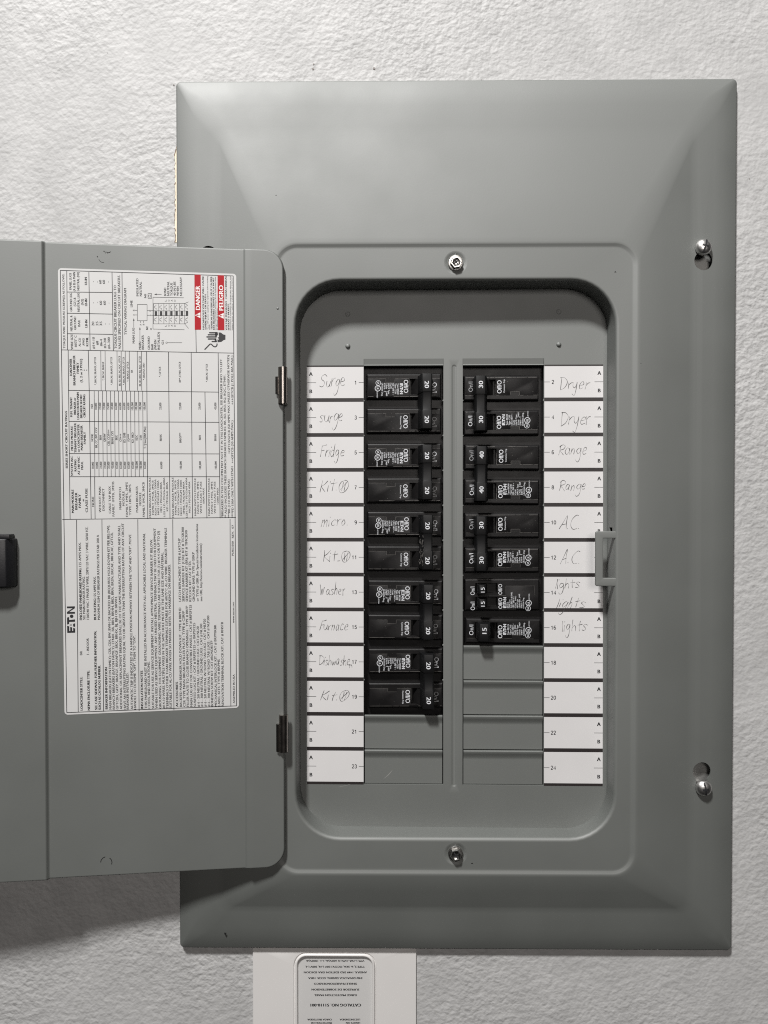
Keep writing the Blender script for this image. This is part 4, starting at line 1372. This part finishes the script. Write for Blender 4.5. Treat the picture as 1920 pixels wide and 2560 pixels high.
one_me = handle_mesh(-6.4, 6.2)
rock = MB()
rock.loft([[(5.6, 6.6, z), (9.5, 2.2, z), (14.5, .8, z), (19.5, 2.5, z)] for z in (-6.0, 5.1)], closed=False)
rock_me = rock.mesh('rocker', BLACK, smooth=40)


def obj(name, me, parent, M=WORLD, label=None):
    o = bpy.data.objects.new(name, me)
    COL.objects.link(o)
    o.parent = parent
    o.matrix_local = scaled(M)
    if label:
        o['label'] = label
    return o


GROUP = 'circuit breakers in the panel'


def at_df(px, py, flip):
    p = plane(DF, px, py, DB)
    M = DF @ Matrix.Translation((p.x + random.uniform(-.15, .15), random.uniform(-.25, .25), p.z)) @ Euler((rad(random.uniform(-.5, .5)), rad(random.uniform(-.55, .55)), rad(random.uniform(-.4, .4)))).to_matrix().to_4x4()
    return M @ Matrix.Rotation(math.pi, 4, 'Y') if flip else M


def digits(text, zs, cap=3.2, wd=4.9, u=1060.2, top=HT + .13, b=.03):
    m = MB()
    for z in zs:
        put(m, text, ((u - 1009.3) / S, z), -90, cap, -top, length=wd, align='c', bold=b, res=3)
    return m


def two_pole(px, py, rating, label, flip=False, scuffed=False):
    t = thing('circuit_breaker', label, 'circuit breaker', at_df(px, py, flip), GROUP)
    up, dn_ = Matrix.Translation((0, 0, PP / 2)), Matrix.Translation((0, 0, -PP / 2))
    jit = random.uniform(-.5, .5), random.uniform(-.3, .3)
    for M_ in (up, dn_):
        h = obj('pole_housing', pole_me, t, M_)
        obj('face_plate', plate_me, h)
        obj('rocker', rock_me, h)
        sm = MB()
        for s_ in SEAMP:
            r_ = seam_ribbon(s_)
            sm.add(r_.v, r_.f)
        r_ = seam_ribbon(LOWGLINT, .34)
        sm.add(r_.v, r_.f)
        sm.build('worn_edge_glint', SEAM, h)['kind'] = 'stuff'
    sp = spec_print(rating, jit)
    sp.build('rating_print', PRINT, t, M=up)['kind'] = 'stuff'
    common_print(jit).build('common_trip_print', PRINT, t, M=dn_)['kind'] = 'stuff'
    on_print(0).build('on_print', PRINT2, t, M=dn_)
    hd_ = obj('handle', tie_me, t)
    digits(rating, (PP / 2 - .9, -PP / 2 - .6)).build('amp_number', PRINT, hd_)
    dust(t, 40, 19)
    if scuffed:
        m = MB()
        random.seed(5)
        for _ in range(34):
            u = random.uniform(10.6, 13.2)
            z = random.uniform(-17, 4)
            q = [(u, z)]
            for k in range(3):
                q.append((q[-1][0] + random.uniform(-.4, .4), q[-1][1] + random.uniform(-.8, 1.6)))
            m.ribbon(q, [.05, random.uniform(.1, .45), random.uniform(.1, .3), .05], -HT + random.uniform(.3, 1.0) - .8)
        m.build('scuff_mark', SEAM, hd_)['kind'] = 'stuff'
    return t




def dust(t, n, vmax):
    m = MB()
    for _ in range(n):
        u, v, r = random.uniform(-26, 4), random.uniform(-vmax, vmax), random.uniform(.08, .2)
        if abs(abs(v) - PP / 2) > 7 and vmax > 14:
            continue
        m.poly([(u + r * random.uniform(.5, 1.6) * math.cos(k * 1.257), v + r * math.sin(k * 1.257)) for k in range(5)], -DB - .33)
    m.build('dust', SEAM, t)['kind'] = 'stuff'


random.seed(11)
LB = [(1009.6, 1008.4, '20', 'Surge entries, topmost in the left column'), (1010.4, 1182.5, '20', 'entries Fridge and Kit, second in the left column'), (1011.4, 1353.2, '20', 'entries micro and Kit, its tie handle scuffed'), (1012.5, 1524.7, '20', 'entries Washer and Furnace'), (1013.6, 1695.5, '20', 'entry Dishwasher, lowest in the left column')]
for i, (x, y, r, where) in enumerate(LB):
    two_pole(x, y, r, 'black two-pole 20 amp breaker beside the ' + where, scuffed=(i == 2))
for x, y, r, where in ((1253.8, 1013.2, '30', '30 amp breaker beside the Dryer entries'), (1254.5, 1186.2, '40', '40 amp breaker beside the Range entries'), (1255.2, 1357.0, '30', '30 amp breaker beside the A.C. entries')):
    two_pole(x, y, r, 'black two-pole ' + where, True)

# tandem breaker: two narrow handles in one pole
t = thing('circuit_breaker', 'black tandem breaker with two small handles marked 15 beside the paired lights entries', 'circuit breaker', at_df(1255.7, 1487.0, True), GROUP)
tslots = [(3.4, 19.5, -8.6, -1.4), (3.4, 19.5, 1.6, 8.6)]
h = obj('pole_housing', boss_mesh(11.6, tslots, None), t)
m = MB()
TPL = [(26.2, .45), (-2.6, .45), (-2.6, -6.4), (-23.6, -6.4), (-23.6, .2), (-26.2, .2), (-26.2, 10.4), (3.2, 10.4), (3.2, 1.5), (19.6, 1.5), (19.6, 10.4), (26.2, 10.4)]
obj('face_plate', plate_mesh(TPL), h)
sm = MB()
for s_ in ([(26.2, .45), (20, .45)], [(3.2, .45), (-2.6, .45), (-2.6, -6.4), (-23.6, -6.4), (-23.6, .2), (-26.2, .2)], [(-26, -11.2), (26, -11.2)], [(-26, 10.4), (3, 10.4)]):
    r_ = seam_ribbon(s_, .2)
    sm.add(r_.v, r_.f)
sm.build('worn_edge_glint', SEAM, h)['kind'] = 'stuff'
tex = (('BR1515', 993.5, 997, 957, 972), ('DNPL1515', 989, 992.6, 957, 978), ('Type BRD, A & DNPL', 984, 988, 957, 997), ('120 / 240 V ~', 979.2, 983, 957, 986), ('Cu/Al   SWD', 974.4, 978, 957, 987), ('HACR Type', 969.6, 973.2, 957, 979), ('1 Pole Unit  J-469', 964.6, 968.4, 957, 992), ('E7819 - T', 959.8, 963.4, 957, 975), ('LR43556 Dng.', 954.8, 958.4, 956, 983))
sp = spec_print('15', (0.0, 7.5), tex, on=False, offsize=(1009.5, 1019.5, 955.5, 982))
put(sp, 'Off/O', ((1009.5 - 1009.3) / S, -.2), -90, 10 / S, -DB - .34, length=7.6, bold=.008, res=3)
sp.build('rating_print', PRINT, t)['kind'] = 'stuff'
m = on_print(0, None, 1072.5 + 6, -38, -17)
on_print(0, m, 1072.5 + 6, 0, 21)
m.build('on_print', PRINT, t)
for z0, z1 in ((-8.2, -1.6), (1.9, 8.4)):
    hd_ = obj('handle', handle_mesh(z0, z1, 10.8, 18.6, 7.6), t)
    digits('15', ((z0 + z1) / 2,), 2.9, 3.6, 1057.5, 7.6 + .13, .01).build('amp_number', PRINT, hd_)
# single-pole breaker
t = thing('circuit_breaker', 'black single-pole 15 amp breaker beside the lowest lights entry, last in the right column', 'circuit breaker', at_df(1256.8, 1578.0, True), GROUP)
h = obj('pole_housing', pole_me, t)
obj('face_plate', plate_me, h)
obj('rocker', rock_me, h)
sm = MB()
for s_ in SEAMP:
    r_ = seam_ribbon(s_)
    sm.add(r_.v, r_.f)
sm.build('worn_edge_glint', SEAM, h)['kind'] = 'stuff'
sx = (('Type BR115', 992.5, 996.8, 957, 983), ('Type C115', 986.3, 990.6, 957, 982), ('120 / 240 V ~', 980.4, 984.6, 957, 985), ('Cu/Al  SWD', 975, 979, 957, 982), ('HACR Type', 969.5, 973.5, 957, 982), ('1 Pole   J-469', 964, 968, 957, 988), ('E7819 - T', 958.8, 962.8, 957, 978), ('LR43556 Dng.', 953, 957, 956, 988))
spec_print('15', (0.6, .4), sx).build('rating_print', PRINT, t)['kind'] = 'stuff'
hd_ = obj('handle', one_me, t, Matrix.Translation((-1.4, 0, -.6)))
digits('15', (-1.6,), 3.2, 4.2, 1060.0).build('amp_number', PRINT, hd_)

# ================================================================ SURGE PROTECTOR BELOW
PX0, PX1 = -146.2, -27.6
ZT2 = -310.75
sp_ = thing('surge_protector', 'white surge protection plate below the panel with an upside-down printed label', 'surge protector', Matrix.Translation((-87, 0, -450)))
TS = Matrix.Translation((87, 0, 450))
ZB2 = -450.0
RW = (-115.6, -435.0, -57.6, -315.9, 8.4)
mb = MB()
y0 = -1.5
mb.loft([rrect(PX0, ZB2, PX1, ZT2, .25, 0.0, 8), rrect(PX0, ZB2, PX1, ZT2, .25, y0 + .25, 8), rrect(PX0 + .25, ZB2 + .25, PX1 - .25, ZT2 - .25, .25, y0, 8), rrect(*inset(RW, -1.0), y0, 8)])
body = mb.build('plate', SURGE, sp_, M=TS, smooth=40)
mb = MB()
mb.loft([rrect(*inset(RW, -1.0), y0 + .02, 8), rrect(*inset(RW, -.75), y0 + .8, 8), rrect(*inset(RW, -.15), y0 + .8, 8), rrect(*inset(RW, .15), y0 - .45, 8), rrect(*inset(RW, .8), y0 - .85, 8), rrect(*inset(RW, 1.4), y0 - .75, 8), rrect(*inset(RW, 1.8), y0 - .35, 8), rrect(*inset(RW, 2.0), y0 + .3, 8), rrect(*inset(RW, 2.1), y0 + 1.2, 8)])  # groove outside the bead is shaped in for the bead's shadow line
mb.build('window_rim', SURGE, sp_, M=TS, smooth=60)
mb = MB()
mb.loft([rrect(*inset(RW, 1.9), -.55, 8)], cap1=True)
film = mb.build('window_label', SURGEL, sp_, M=TS)
m = MB()
for t_, yc, xa, xb, h in (('VPR L-N/L-G/N-G 600Vpk, L-L 1000Vpk', 2402.5, 911, 765, 4.6), ('TYPE 2, In 3KA, MCOV:150V L-N, 300V L-L', 2417, 911.8, 763, 4.9), ('ANSI/UL 1449 3RD EDITION /3RA EDICION', 2431, 917, 759.8, 4.9), ('240/120VAC/CA 50/60Hz, SCCR: 10KA', 2445.4, 906, 770.7, 4.9), ('SINGLE PHASE/MONOFASICO', 2459.5, 892, 785, 5.0), ('SUPRESOR DE SOBRETENSION', 2474, 898, 779, 5.0), ('SURGE PROTECTION PANEL', 2488, 892, 785.8, 5.0), ('CATALOG NO. 51110-001', 2513, 902.5, 776.5, 7.4),
                          ('LUZ ENCENDIDA', 2549, 900, 849.4, 4.6), ('CARGA PROTEGIDA', 2549, 829.5, 768.5, 4.6), ('LIGHTS ON', 2557.3, 900, 865, 4.6), ('PROTECTION OK', 2557.3, 829.5, 777, 4.6)):
    a = plane(WORLD, xa, yc - h / 2, .6)
    b = plane(WORLD, xb, yc - h / 2, .6)
    put(m, t_, (a.x, a.z), math.degrees(math.atan2(b.z - a.z, b.x - a.x)), h / 3.47, -.62, length=math.hypot(b.x - a.x, b.z - a.z), bold=.055, res=2)
m.build('printed_text', INK, film, fix=False)['kind'] = 'stuff'
